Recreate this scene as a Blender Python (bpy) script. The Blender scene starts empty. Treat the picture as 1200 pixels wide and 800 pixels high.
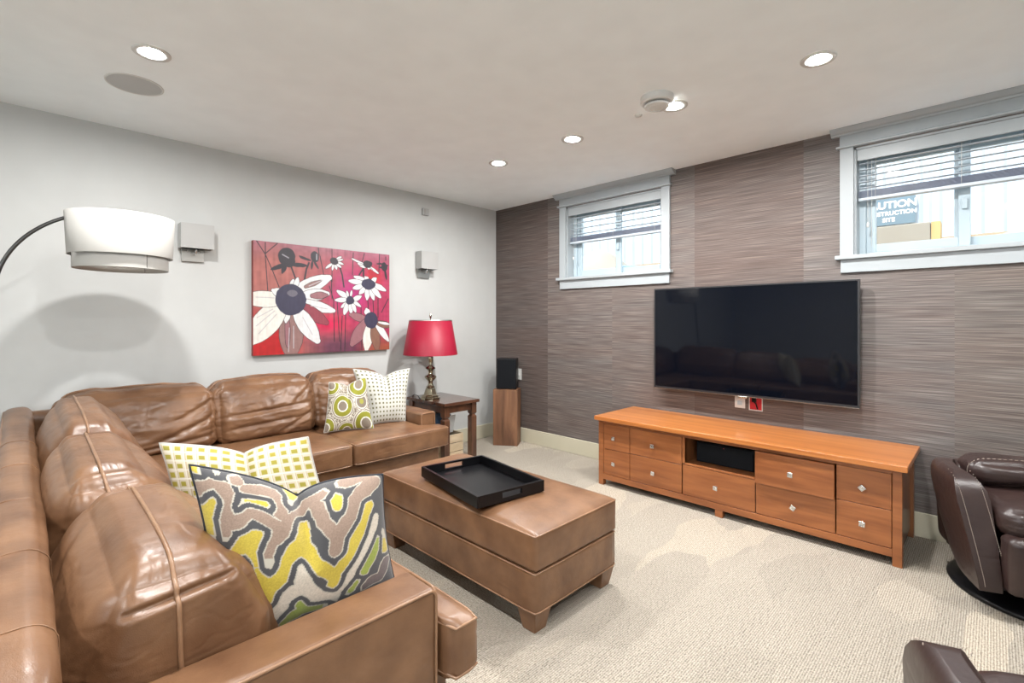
import bpy, bmesh, math, random
import numpy as np
from mathutils import Vector, Matrix, noise
random.seed(7)
scene = bpy.context.scene
COL = scene.collection
R = math.radians

# ---------------------------------------------------------------- camera
cam_data = bpy.data.cameras.new('camera'); cam = bpy.data.objects.new('camera', cam_data); COL.objects.link(cam)
cam_data.sensor_width = 36; cam_data.lens = 17.1; cam_data.shift_y = -0.02033; cam_data.clip_start = 0.05
cam.location = (3.859, -3.651, 1.243); cam.rotation_euler = (R(90), 0, R(44.7))
scene.camera = cam
# ---------------------------------------------------------------- world, sun, added rear fill, exposure
scene.view_settings.view_transform = 'Standard'; scene.view_settings.look = 'None'
scene.view_settings.gamma = 1; scene.view_settings.use_curve_mapping = False
scene.view_settings.exposure = 0.17
SKY = 3.2; SUN = 4.0; DOWNLIGHT = 1550.0; REAR_FILL = 28.0
world = bpy.data.worlds.new('world'); scene.world = world; world.use_nodes = True
bg = world.node_tree.nodes['Background']; bg.inputs[0].default_value = (0.86, 0.94, 1.0, 1); bg.inputs[1].default_value = SKY
def light(name, kind, loc, rot, energy, color=(1, 1, 1), **k):
    d = bpy.data.lights.new(name, kind); o = bpy.data.objects.new(name, d); COL.objects.link(o)
    o.location = loc; o.rotation_euler = rot; d.energy = energy; d.color = color
    for a, b in k.items(): setattr(d, a, b)
    return o
light('sun', 'SUN', (2, -10, 12), (R(38), 0, R(-20)), SUN, (1, .95, .86), angle=R(1.5))
# soft fill added behind the camera, set in an invented glass opening
light('rear_fill', 'AREA', (4.55, -7.02, 1.25), (R(90), 0, 0), REAR_FILL, (.92, .96, 1.0), shape='RECTANGLE', size=2.7, size_y=2.2)

# ---------------------------------------------------------------- materials
def new_mat(name):
    m = bpy.data.materials.new(name); m.use_nodes = True
    return m, m.node_tree.nodes, m.node_tree.links, m.node_tree.nodes['Principled BSDF']
def plain(name, c, rough=.5, metal=0, emit=0, spec=.5, coat=0, bump=0, bscale=200):
    m, n, l, p = new_mat(name)
    p.inputs['Base Color'].default_value = (*c, 1); p.inputs['Roughness'].default_value = rough
    p.inputs['Metallic'].default_value = metal; p.inputs['Specular IOR Level'].default_value = spec
    p.inputs['Coat Weight'].default_value = coat
    if emit:
        p.inputs['Emission Color'].default_value = (1, .985, .97, 1); p.inputs['Emission Strength'].default_value = emit
    tc = n.new('ShaderNodeTexCoord'); t = n.new('ShaderNodeTexNoise'); t.inputs['Scale'].default_value = 6
    mx = n.new('ShaderNodeMix'); mx.data_type = 'RGBA'
    mx.inputs[6].default_value = (*[v * .95 for v in c], 1); mx.inputs[7].default_value = (*[min(1, v * 1.05) for v in c], 1)
    l.new(tc.outputs['Object'], t.inputs['Vector']); l.new(t.outputs[0], mx.inputs[0]); l.new(mx.outputs[2], p.inputs['Base Color'])
    if bump:
        t2 = n.new('ShaderNodeTexNoise'); t2.inputs['Scale'].default_value = bscale; b = n.new('ShaderNodeBump')
        b.inputs['Strength'].default_value = bump; b.inputs['Distance'].default_value = .002
        l.new(tc.outputs['Object'], t2.inputs['Vector']); l.new(t2.outputs[0], b.inputs['Height']); l.new(b.outputs[0], p.inputs['Normal'])
    return m
def ramp(n, stops):
    r = n.new('ShaderNodeValToRGB'); e = r.color_ramp.elements
    while len(e) < len(stops): e.new(.5)
    for i, (t, c) in enumerate(stops): e[i].position = t; e[i].color = (*c, 1)
    return r
def mapping(n, l, scale, coord='Object', rot=(0, 0, 0)):
    tc = n.new('ShaderNodeTexCoord'); mp = n.new('ShaderNodeMapping')
    mp.inputs['Scale'].default_value = scale; mp.inputs['Rotation'].default_value = rot
    l.new(tc.outputs[coord], mp.inputs[0]); return mp
def wood(name, c1, c2, scale, rough=.35, coat=.15):
    m, n, l, p = new_mat(name)
    mp = mapping(n, l, scale); t = n.new('ShaderNodeTexNoise'); t.inputs['Scale'].default_value = 1; t.inputs['Detail'].default_value = 7
    t.inputs['Distortion'].default_value = .6; l.new(mp.outputs[0], t.inputs['Vector'])
    r = ramp(n, [(.3, c1), (.5, [(a + b) / 2 for a, b in zip(c1, c2)]), (.7, c2)]); l.new(t.outputs[0], r.inputs[0])
    l.new(r.outputs[0], p.inputs['Base Color']); p.inputs['Roughness'].default_value = rough; p.inputs['Coat Weight'].default_value = coat
    b = n.new('ShaderNodeBump'); b.inputs['Strength'].default_value = .12; b.inputs['Distance'].default_value = .002
    l.new(t.outputs[0], b.inputs['Height']); l.new(b.outputs[0], p.inputs['Normal'])
    return m
def leather(name, c1, c2, rough=.4, coat=.1):
    m, n, l, p = new_mat(name)
    tc = n.new('ShaderNodeTexCoord')
    t = n.new('ShaderNodeTexNoise'); t.inputs['Scale'].default_value = 7; t.inputs['Detail'].default_value = 6; l.new(tc.outputs['Object'], t.inputs['Vector'])
    r = ramp(n, [(.3, c1), (.7, c2)]); l.new(t.outputs[0], r.inputs[0]); l.new(r.outputs[0], p.inputs['Base Color'])
    v = n.new('ShaderNodeTexVoronoi'); v.inputs['Scale'].default_value = 330; v.feature = 'DISTANCE_TO_EDGE'; l.new(tc.outputs['Object'], v.inputs['Vector'])
    t3 = n.new('ShaderNodeTexNoise'); t3.inputs['Scale'].default_value = 30; t3.inputs['Detail'].default_value = 5; l.new(tc.outputs['Object'], t3.inputs['Vector'])
    mp = n.new('ShaderNodeMapping'); mp.inputs['Scale'].default_value = (5, 5, 16); l.new(tc.outputs['Object'], mp.inputs[0])
    t4 = n.new('ShaderNodeTexNoise'); t4.noise_type = 'RIDGED_MULTIFRACTAL'; t4.inputs['Scale'].default_value = 1; t4.inputs['Detail'].default_value = 3; t4.inputs['Distortion'].default_value = .8; l.new(mp.outputs[0], t4.inputs['Vector'])
    b0 = n.new('ShaderNodeBump'); b0.invert = True; b0.inputs['Strength'].default_value = .22; b0.inputs['Distance'].default_value = .012; l.new(t4.outputs[0], b0.inputs['Height'])
    b1 = n.new('ShaderNodeBump'); l.new(b0.outputs[0], b1.inputs['Normal']); b1.inputs['Strength'].default_value = .25; b1.inputs['Distance'].default_value = .001; l.new(v.outputs[0], b1.inputs['Height'])
    b2 = n.new('ShaderNodeBump'); b2.inputs['Strength'].default_value = .35; b2.inputs['Distance'].default_value = .004; l.new(t3.outputs[0], b2.inputs['Height'])
    l.new(b1.outputs[0], b2.inputs['Normal']); l.new(b2.outputs[0], p.inputs['Normal'])
    p.inputs['Roughness'].default_value = rough; p.inputs['Coat Weight'].default_value = coat; p.inputs['Coat Roughness'].default_value = .2
    return m
def vcol(name, rough=.8, bump=.3, bscale=500, sheen=0, coat=0):
    m, n, l, p = new_mat(name)
    a = n.new('ShaderNodeAttribute'); a.attribute_name = 'col'; l.new(a.outputs['Color'], p.inputs['Base Color'])
    tc = n.new('ShaderNodeTexCoord'); t = n.new('ShaderNodeTexNoise'); t.inputs['Scale'].default_value = bscale
    b = n.new('ShaderNodeBump'); b.inputs['Strength'].default_value = bump; b.inputs['Distance'].default_value = .001
    l.new(tc.outputs['Object'], t.inputs['Vector']); l.new(t.outputs[0], b.inputs['Height']); l.new(b.outputs[0], p.inputs['Normal'])
    p.inputs['Roughness'].default_value = rough; p.inputs['Sheen Weight'].default_value = sheen; p.inputs['Coat Weight'].default_value = coat
    return m

M = {}
M['paint'] = plain('wall_paint', (.50, .51, .50), .6, bump=.05, bscale=120)
M['ceil'] = plain('ceiling_paint', (.87, .92, .94), .8)
M['trim'] = plain('shaded_trim_paint', (.34, .37, .385), .35)  # grey-white trim, darkened to carry the shade around the backlit windows
M['base'] = plain('baseboard_paint', (.50, .47, .36), .4)
M['white'] = plain('white_plastic', (.62, .62, .60), .4)
M['vinyl'] = plain('shaded_white_vinyl', (.40, .49, .54), .3)  # white vinyl, its shaded room side put into the blue-grey colour
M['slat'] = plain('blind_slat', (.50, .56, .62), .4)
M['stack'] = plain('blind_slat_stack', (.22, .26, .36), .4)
M['chrome'] = plain('chrome', (.75, .75, .75), .12, 1)
M['nickel'] = plain('brushed_nickel', (.42, .41, .39), .35, 1)
M['brass'] = plain('aged_brass', (.40, .355, .26), .16, 1)
M['black'] = plain('black_satin', (.006, .006, .007), .35, spec=.25)
M['blackwood'] = plain('black_lacquered_wood', (.004, .004, .005), .3, spec=.3, coat=.03)
M['cloth'] = plain('black_speaker_cloth', (.005, .006, .008), .85, spec=.2)
M['screen'] = plain('tv_screen', (.002, .003, .006), .05, spec=.35)
M['bezel'] = plain('tv_bezel', (.02, .02, .022), .3)
M['silver'] = plain('silver_edge', (.6, .6, .6), .2, 1)
M['leather'] = leather('brown_leather', (.118, .054, .025), (.222, .114, .057), .37, .07)
M['welt'] = leather('highlit_brown_piping', (.20, .105, .055), (.32, .18, .10), .35)  # paler than the leather: the highlight along the piping is in the colour
M['darkleather'] = leather('dark_brown_leather', (.024, .013, .012), (.040, .023, .020), .36, .05)
M['thread'] = plain('pale_stitching', (.45, .38, .32), .7)
M['cherry'] = wood('cherry_wood', (.20, .062, .018), (.33, .115, .036), (2.5, 24, 24))
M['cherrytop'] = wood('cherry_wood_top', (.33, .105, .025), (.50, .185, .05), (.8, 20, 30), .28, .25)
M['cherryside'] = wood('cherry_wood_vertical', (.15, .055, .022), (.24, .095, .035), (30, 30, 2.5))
M['walnut'] = wood('walnut_wood', (.085, .038, .020), (.24, .115, .058), (13, 13, 1.8), .5, 0)
M['dark'] = wood('dark_walnut_wood', (.045, .018, .010), (.13, .055, .028), (16, 16, 2.2), .28, .3)
M['darktop'] = wood('dark_walnut_top', (.045, .018, .012), (.12, .052, .028), (14, 3, 14), .2, .4)
M['crate'] = wood('pale_pine', (.50, .38, .24), (.66, .54, .38), (14, 3, 14), .6, 0)
M['canvas_edge'] = plain('canvas_edge', (.20, .03, .025), .6)
M['art'] = vcol('painted_canvas', .45, .25, 160, coat=.15)
M['camo'] = vcol('cut_velvet_fabric', .85, .6, 700, .3)
M['weave'] = vcol('woven_fabric', .85, .6, 900)
M['redshade'] = plain('red_silk_shade', (.27, .002, .022), .5, bump=.1, bscale=700)
M['linen'] = plain('white_linen_shade', (.42, .41, .385), .7, bump=.15, bscale=600)
M['inner'] = plain('shade_lining', (.85, .84, .80), .6)
M['steel'] = plain('dark_steel', (.10, .10, .10), .3, 1)
M['red'] = plain('red_cable_box', (.45, .01, .02), .35)
M['fab_dark'] = plain('dark_cloth', (.012, .016, .025), .7)
M['bluecloth'] = plain('blue_striped_cloth', (.10, .17, .26), .8)
M['magazine'] = plain('magazine_pages', (.72, .74, .76), .4)
M['magblue'] = plain('magazine_cover', (.06, .12, .22), .3)
M['lens'] = plain('downlight_lens', (1, 1, 1), .5, emit=DOWNLIGHT)
M['sconceglass'] = plain('frosted_sconce_shade', (.40, .40, .39), .35)
M['fence'] = plain('pale_corrugated_fence', (.44, .52, .60), .5)
M['sand'] = plain('sand', (.27, .20, .12), .95)
M['concrete'] = plain('pale_concrete', (.30, .28, .24), .9, bump=.4, bscale=40)
M['sign'] = plain('sign_blue_grey', (.13, .20, .25), .4)
M['signtext'] = plain('sign_white', (.95, .95, .95), .4)
M['timber'] = plain('yellow_timber', (.55, .38, .16), .7)
M['pipe'] = plain('blue_pipe', (.20, .35, .50), .4)
def glass_mat():
    m, n, l, p = new_mat('window_glass')
    tr = n.new('ShaderNodeBsdfTransparent'); gl = n.new('ShaderNodeBsdfGlossy'); gl.inputs['Roughness'].default_value = .02
    mx = n.new('ShaderNodeMixShader'); mx.inputs[0].default_value = .06
    l.new(tr.outputs[0], mx.inputs[1]); l.new(gl.outputs[0], mx.inputs[2]); l.new(mx.outputs[0], n['Material Output'].inputs[0])
    return m
M['glass'] = glass_mat()
def carpet_mat():
    m, n, l, p = new_mat('ribbed_carpet')
    tc = n.new('ShaderNodeTexCoord')
    wv = n.new('ShaderNodeTexWave'); wv.bands_direction = 'X'; wv.inputs['Scale'].default_value = 38; wv.inputs['Distortion'].default_value = 3.0
    wv.inputs['Detail'].default_value = 2; wv.inputs['Detail Scale'].default_value = 3; l.new(tc.outputs['Object'], wv.inputs['Vector'])
    ns = n.new('ShaderNodeTexNoise'); ns.inputs['Scale'].default_value = 130; ns.inputs['Detail'].default_value = 3; l.new(tc.outputs['Object'], ns.inputs['Vector'])
    ad = n.new('ShaderNodeMath'); ad.operation = 'MULTIPLY_ADD'; ad.inputs[1].default_value = .30
    l.new(wv.outputs['Fac'], ad.inputs[0]); l.new(ns.outputs[0], ad.inputs[2])
    r = ramp(n, [(.35, (.180, .158, .127)), (.60, (.35, .312, .258)), (.85, (.50, .455, .385))]); l.new(ad.outputs[0], r.inputs[0])
    # vacuum strokes: overlapping wedges of brushed pile
    mp = n.new('ShaderNodeMapping'); mp.inputs['Scale'].default_value = (2.6, 1.0, 1); mp.inputs['Rotation'].default_value = (0, 0, R(28)); l.new(tc.outputs['Object'], mp.inputs[0])
    nd = n.new('ShaderNodeTexNoise'); nd.inputs['Scale'].default_value = 1.5; l.new(mp.outputs[0], nd.inputs['Vector'])
    vm = n.new('ShaderNodeVectorMath'); vm.operation = 'ADD'; l.new(mp.outputs[0], vm.inputs[0]); l.new(nd.outputs[1], vm.inputs[1])
    v = n.new('ShaderNodeTexVoronoi'); v.inputs['Scale'].default_value = 1.5; l.new(vm.outputs[0], v.inputs['Vector'])
    sp = n.new('ShaderNodeSeparateColor'); l.new(v.outputs['Color'], sp.inputs[0])
    r2 = ramp(n, [(.30, (.93, .93, .93)), (.65, (1.0, 1.0, 1.0)), (.85, (1.15, 1.13, 1.10))]); l.new(sp.outputs[0], r2.inputs[0])
    mu = n.new('ShaderNodeMix'); mu.data_type = 'RGBA'; mu.blend_type = 'MULTIPLY'; mu.inputs[0].default_value = 1
    l.new(r.outputs[0], mu.inputs[6]); l.new(r2.outputs[0], mu.inputs[7]); l.new(mu.outputs[2], p.inputs['Base Color'])
    b = n.new('ShaderNodeBump'); b.inputs['Strength'].default_value = .8; b.inputs['Distance'].default_value = .008
    l.new(ad.outputs[0], b.inputs['Height']); l.new(b.outputs[0], p.inputs['Normal'])
    p.inputs['Roughness'].default_value = .95; p.inputs['Specular IOR Level'].default_value = .1
    return m
M['carpet'] = carpet_mat()
def grasscloth():
    m, n, l, p = new_mat('grasscloth_wallpaper')
    tc = n.new('ShaderNodeTexCoord'); sx = n.new('ShaderNodeSeparateXYZ'); l.new(tc.outputs['Object'], sx.inputs[0])
    dv = n.new('ShaderNodeMath'); dv.operation = 'DIVIDE'; dv.inputs[1].default_value = .7412; l.new(sx.outputs[0], dv.inputs[0])
    fl = n.new('ShaderNodeMath'); fl.operation = 'FLOOR'; l.new(dv.outputs[0], fl.inputs[0])
    cb = n.new('ShaderNodeCombineXYZ'); l.new(fl.outputs[0], cb.inputs[2])
    of = n.new('ShaderNodeVectorMath'); of.operation = 'MULTIPLY_ADD'; of.inputs[1].default_value = (0, 0, 13.37); l.new(cb.outputs[0], of.inputs[0]); l.new(tc.outputs['Object'], of.inputs[2])
    def band(sc, det, dist=0):
        mp = n.new('ShaderNodeMapping'); mp.inputs['Scale'].default_value = sc; l.new(of.outputs[0], mp.inputs[0])
        t = n.new('ShaderNodeTexNoise'); t.inputs['Scale'].default_value = 1; t.inputs['Detail'].default_value = det; t.inputs['Distortion'].default_value = dist
        l.new(mp.outputs[0], t.inputs['Vector']); return t
    fine = band((3.2, 1, 230), 3, .04); broad = band((1.6, 1, 46), 4, .1)
    hue = band((.7, 1, 7), 2)
    r = ramp(n, [(.30, (.060, .048, .043)), (.47, (.104, .086, .078)), (.57, (.140, .119, .108)), (.76, (.225, .20, .178))]); l.new(fine.outputs[0], r.inputs[0])
    r1 = ramp(n, [(.3, (.88, .84, .82)), (.5, (1, 1, 1)), (.7, (1.08, 1.10, 1.10))]); l.new(broad.outputs[0], r1.inputs[0])
    rh = ramp(n, [(.35, (1.04, .98, .96)), (.65, (.97, 1.0, 1.02))]); l.new(hue.outputs[0], rh.inputs[0])
    # strip tints
    dv2 = n.new('ShaderNodeMath'); dv2.operation = 'MULTIPLY_ADD'; dv2.inputs[1].default_value = 1 / 6; dv2.inputs[2].default_value = .01; l.new(fl.outputs[0], dv2.inputs[0])
    rs = ramp(n, [(0, (.78, .73, .72)), (1 / 6, (1.03, 1.03, 1.04)), (2 / 6, (1.03, 1.01, 1.01)), (3 / 6, (.90, .79, .75)), (4 / 6, (1.10, 1.13, 1.16)), (5 / 6, (1.10, 1.10, 1.08))])
    rs.color_ramp.interpolation = 'CONSTANT'; l.new(dv2.outputs[0], rs.inputs[0])
    prev = r.outputs[0]
    for o in (r1.outputs[0], rh.outputs[0], rs.outputs[0]):
        mu = n.new('ShaderNodeMix'); mu.data_type = 'RGBA'; mu.blend_type = 'MULTIPLY'; mu.inputs[0].default_value = 1
        l.new(prev, mu.inputs[6]); l.new(o, mu.inputs[7]); prev = mu.outputs[2]
    l.new(prev, p.inputs['Base Color'])
    b = n.new('ShaderNodeBump'); b.inputs['Strength'].default_value = .5; b.inputs['Distance'].default_value = .003
    l.new(fine.outputs[0], b.inputs['Height']); l.new(b.outputs[0], p.inputs['Normal'])
    p.inputs['Roughness'].default_value = .6
    return m
M['grass'] = grasscloth()

# ---------------------------------------------------------------- mesh helpers
def link(name, me, mat, parent=None, smooth=False):
    o = bpy.data.objects.new(name, me); COL.objects.link(o)
    if mat is not None:
        for mm in (mat if isinstance(mat, (list, tuple)) else [mat]): me.materials.append(M[mm])
    if parent: o.parent = parent
    if smooth:
        for pl in me.polygons: pl.use_smooth = True
    return o
def obj(name, bm, mat, parent=None, smooth=False):
    me = bpy.data.meshes.new(name); bmesh.ops.recalc_face_normals(bm, faces=bm.faces[:]); bm.to_mesh(me); bm.free()
    return link(name, me, mat, parent, smooth)
def bevel(o, w, seg=3, smooth=True):
    b = o.modifiers.new('bevel', 'BEVEL'); b.width = w; b.segments = seg; b.limit_method = 'ANGLE'; b.angle_limit = R(35)
    if smooth:
        for pl in o.data.polygons: pl.use_smooth = True
        w2 = o.modifiers.new('wn', 'WEIGHTED_NORMAL'); w2.keep_sharp = False
    return o
def empty(name, loc=(0, 0, 0), rz=0):
    o = bpy.data.objects.new(name, None); COL.objects.link(o); o.location = loc; o.rotation_euler = (0, 0, rz); o.empty_display_size = .1
    return o
def tag(o, label=None, cat=None, group=None, kind=None):
    if label: o['label'] = label
    if cat: o['category'] = cat
    if group: o['group'] = group
    if kind: o['kind'] = kind
    return o
def add_box(bm, x0, x1, y0, y1, z0, z1, mi=0):
    v = [bm.verts.new((x, y, z)) for x in (x0, x1) for y in (y0, y1) for z in (z0, z1)]
    for f in ((0, 1, 3, 2), (4, 6, 7, 5), (0, 4, 5, 1), (2, 3, 7, 6), (0, 2, 6, 4), (1, 5, 7, 3)):
        bm.faces.new([v[i] for i in f]).material_index = mi
def box(name, x0, x1, y0, y1, z0, z1, mat, parent=None, bev=0, seg=2):
    bm = bmesh.new(); add_box(bm, x0, x1, y0, y1, z0, z1); o = obj(name, bm, mat, parent)
    if bev: bevel(o, bev, seg)
    return o
def boxes(name, lst, mat, parent=None, bev=0):
    bm = bmesh.new()
    for b in lst: add_box(bm, *b)
    o = obj(name, bm, mat, parent)
    if bev: bevel(o, bev, 2)
    return o
def add_tube(bm, pts, r, n=8, closed=False, caps=True):
    pts = [Vector(p) for p in pts]; rings = []; N = len(pts); up = None
    for i, p in enumerate(pts):
        a = pts[(i - 1) % N] if (closed or i) else p; b = pts[(i + 1) % N] if (closed or i < N - 1) else p
        t = (b - a).normalized() if (b - a).length > 1e-9 else Vector((0, 0, 1))
        if up is None: up = Vector((0, 0, 1)) if abs(t.z) < .9 else Vector((1, 0, 0))
        s = t.cross(up)
        if s.length < 1e-6: s = t.orthogonal()
        s.normalize(); up = s.cross(t).normalized()
        rr = r[i] if isinstance(r, (list, tuple)) else r
        rings.append([bm.verts.new(p + (s * math.cos(2 * math.pi * k / n) + up * math.sin(2 * math.pi * k / n)) * rr) for k in range(n)])
    for i in range(N if closed else N - 1):
        A, B = rings[i], rings[(i + 1) % N]
        for k in range(n): bm.faces.new((A[k], A[(k + 1) % n], B[(k + 1) % n], B[k]))
    if caps and not closed: bm.faces.new(rings[0]); bm.faces.new(rings[-1])
def tube(name, pts, r, mat, parent=None, n=8, closed=False):
    bm = bmesh.new(); add_tube(bm, pts, r, n, closed); return obj(name, bm, mat, parent, True)
def lathe(name, prof, mat, parent=None, n=40, smooth=True, loc=(0, 0, 0), ang=0, close=True):
    bm = bmesh.new(); rings = []
    for (r, z) in prof:
        rings.append([bm.verts.new((r * math.cos(ang + 2 * math.pi * k / n) + loc[0], r * math.sin(ang + 2 * math.pi * k / n) + loc[1], z + loc[2])) for k in range(n)])
    for A, B in zip(rings, rings[1:]):
        for k in range(n): bm.faces.new((A[k], A[(k + 1) % n], B[(k + 1) % n], B[k]))
    if close: bm.faces.new(rings[0]); bm.faces.new(rings[-1])
    return obj(name, bm, mat, parent, smooth)
def sharp(o, a=40):
    try: o.data.set_sharp_from_angle(angle=R(a))
    except Exception: pass
    return o
def prism(name, pts, axis, a0, a1, mat, parent=None, bev=0, seg=3):
    bm = bmesh.new()
    def mk(p, a): return {'x': (a, p[0], p[1]), 'y': (p[0], a, p[1]), 'z': (p[0], p[1], a)}[axis]
    A = [bm.verts.new(mk(p, a0)) for p in pts]; B = [bm.verts.new(mk(p, a1)) for p in pts]
    bm.faces.new(A); bm.faces.new(B[::-1]); n = len(pts)
    for i in range(n): bm.faces.new((A[i], A[(i + 1) % n], B[(i + 1) % n], B[i]))
    o = obj(name, bm, mat, parent)
    if bev: bevel(o, bev, seg)
    return o

class Puff:
    """upholstery block: a rounded box that swells on its faces, with optional warp and wrinkles"""
    def __init__(s, c, size, r=.04, puff=(.01, .01, .01), wr=0, wsc=(5, 5, 9), seed=0, warp=None, N=22, post=None, crease=()):
        s.crease = crease
        s.c = Vector(c); s.h = [v / 2 for v in size]; s.r = r; s.puff = puff; s.wr = wr; s.wsc = wsc; s.seed = seed; s.warp = warp; s.N = N; s.post = post
    def at(s, p, off=0):
        b = [p[i] * s.h[i] for i in range(3)]; inn = [max(-(s.h[i] - s.r), min(s.h[i] - s.r, b[i])) for i in range(3)]
        d = Vector([b[i] - inn[i] for i in range(3)])
        if d.length > 1e-9:
            d = d.normalized(); q = Vector(inn) + d * (s.r + off)
        else: q = Vector(b)
        for a in range(3):
            o1, o2 = [i for i in range(3) if i != a]
            q[a] += p[a] * s.puff[a] * (1 - p[o1] ** 4) * (1 - p[o2] ** 4)
        if s.wr:
            w = Vector((q[0] * s.wsc[0] + s.seed * 7.1, q[1] * s.wsc[1], q[2] * s.wsc[2]))
            nn = noise.fractal(w, .9, 2.1, 3); rid = -abs(noise.noise(w * 1.3 + Vector((3, 9, 1))))
            w2 = Vector((w[0] * 1.7, w[1] * 1.7, w[2] * 2.6)) + Vector((nn, 2 * nn, nn)); r2 = max(0, .12 - abs(noise.noise(w2))) / .12
            q += (d if d.length > 1e-9 else Vector((0, 0, 0))) * s.wr * (nn * .55 + rid * 1.0 + .2 - .32 * r2)
        for (ca, cb2, dep, wid) in s.crease:
            ca = Vector(ca); cb2 = Vector(cb2); pv = Vector(p); ab = cb2 - ca; t_ = max(0, min(1, (pv - ca).dot(ab) / ab.dot(ab))); dd = (pv - ca - ab * t_).length
            q -= (d if d.length > 1e-9 else Vector((0, 0, 0))) * dep * (math.exp(-(dd / wid) ** 2) - .15 * math.exp(-((dd - 2.1 * wid) / wid) ** 2)) * (1 - .55 * abs(2 * t_ - 1) ** 3)
        if s.warp: q = Vector(s.warp(q))
        q = q + s.c
        return Vector(s.post(q)) if s.post else q
    def build(s, name, mat, parent):
        bm = bmesh.new(); N = s.N; cache = {}
        def gv(ijk):
            if ijk not in cache: cache[ijk] = bm.verts.new(s.at([2 * t / N - 1 for t in ijk]))
            return cache[ijk]
        for a in range(3):
            for sd in (0, N):
                for i in range(N):
                    for j in range(N):
                        q = []
                        for (di, dj) in ((0, 0), (1, 0), (1, 1), (0, 1)):
                            k = [0, 0, 0]; k[a] = sd; k[(a + 1) % 3] = i + di; k[(a + 2) % 3] = j + dj; q.append(gv(tuple(k)))
                        bm.faces.new(q)
        return obj(name, bm, mat, parent, True)
    def loop(s, axis, val, n=60, off=.002):
        """closed loop around the block at p[axis]=val"""
        o1, o2 = [i for i in range(3) if i != axis]; pts = []
        for (a, b, c, d) in ((-1, -1, 1, -1), (1, -1, 1, 1), (1, 1, -1, 1), (-1, 1, -1, -1)):
            for k in range(n // 4):
                t = k / (n // 4); p = [0, 0, 0]; p[axis] = val; p[o1] = a + (c - a) * t; p[o2] = b + (d - b) * t; pts.append(s.at(p, off))
        return pts
def welts(name, loops, mat, parent, r=.0045):
    bm = bmesh.new()
    for lp in loops: add_tube(bm, lp, r, 6, True)
    return obj(name, bm, mat, parent, True)
def copy_tree(o, parent=None):
    c = o.copy(); COL.objects.link(c)
    if parent: c.parent = parent
    for ch in list(o.children): copy_tree(ch, c)
    return c

# ---------------------------------------------------------------- room shell
H = 2.44; XR = 6.3; YB = -7.0
tag(box('floor', -.2, XR + .2, YB - .2, 0.3, -.12, 0, 'carpet'), kind='structure')
tag(box('ceiling', -.2, XR + .2, YB - .2, .30, H, H + .3, 'ceil'), kind='structure')
tag(box('wall_left', -.2, 0, YB - .2, .0, 0, H, 'paint'), kind='structure')
WZ0, WZ1 = 1.605, 2.315
W = ((.975, 1.955), (3.243, 4.223))
tag(boxes('wall_back', [(-.2, W[0][0], 0, .2, -.1, H), (W[0][0], W[0][1], 0, .2, -.1, WZ0), (W[0][0], W[0][1], 0, .2, WZ1, H),
    (W[0][1], W[1][0], 0, .2, -.1, H), (W[1][0], W[1][1], 0, .2, -.1, WZ0), (W[1][0], W[1][1], 0, .2, WZ1, H), (W[1][1], XR, 0, .2, -.1, H)], 'grass'), kind='structure')
DX0, DX1, DZ = 3.1, 6.0, 2.35
tag(box('wall_right', XR, XR + .2, YB - .2, .2, 0, H, 'paint'), kind='structure')
tag(boxes('wall_front', [(0, DX0, YB - .2, YB, 0, H), (DX1, XR, YB - .2, YB, 0, H), (DX0, DX1, YB - .2, YB, DZ, H)], 'paint'), kind='structure')
wd = tag(empty('window_3', ((DX0 + DX1) / 2, YB - .1, 0)), kind='structure')  # unseen glazed opening, added to hold the rear fill light
hw = (DX1 - DX0) / 2
boxes('window_frame', [(-hw, -hw + .07, -.04, .04, 0, DZ), (hw - .07, hw, -.04, .04, 0, DZ), (-.04, .04, -.04, .04, .07, DZ - .07), (-hw + .07, hw - .07, -.04, .04, DZ - .07, DZ), (-hw + .07, hw - .07, -.04, .04, 0, .07)], 'vinyl', wd)
box('pane', -hw + .07, hw - .07, -.005, .005, .07, DZ - .07, 'glass', wd)
def baseboard(name, pts):
    bm = bmesh.new()
    for b in pts: add_box(bm, *b)
    o = obj(name, bm, 'base'); bevel(o, .004, 2); tag(o, kind='structure')
baseboard('baseboard_left', [(0, .015, YB, 0, 0, .14)])
baseboard('baseboard_back', [(.015, XR, -.015, 0, 0, .14)])
baseboard('baseboard_front', [(.015, DX0, YB, YB + .015, 0, .14)])
baseboard('baseboard_right', [(XR - .015, XR, YB, -.015, 0, .14)])

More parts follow.
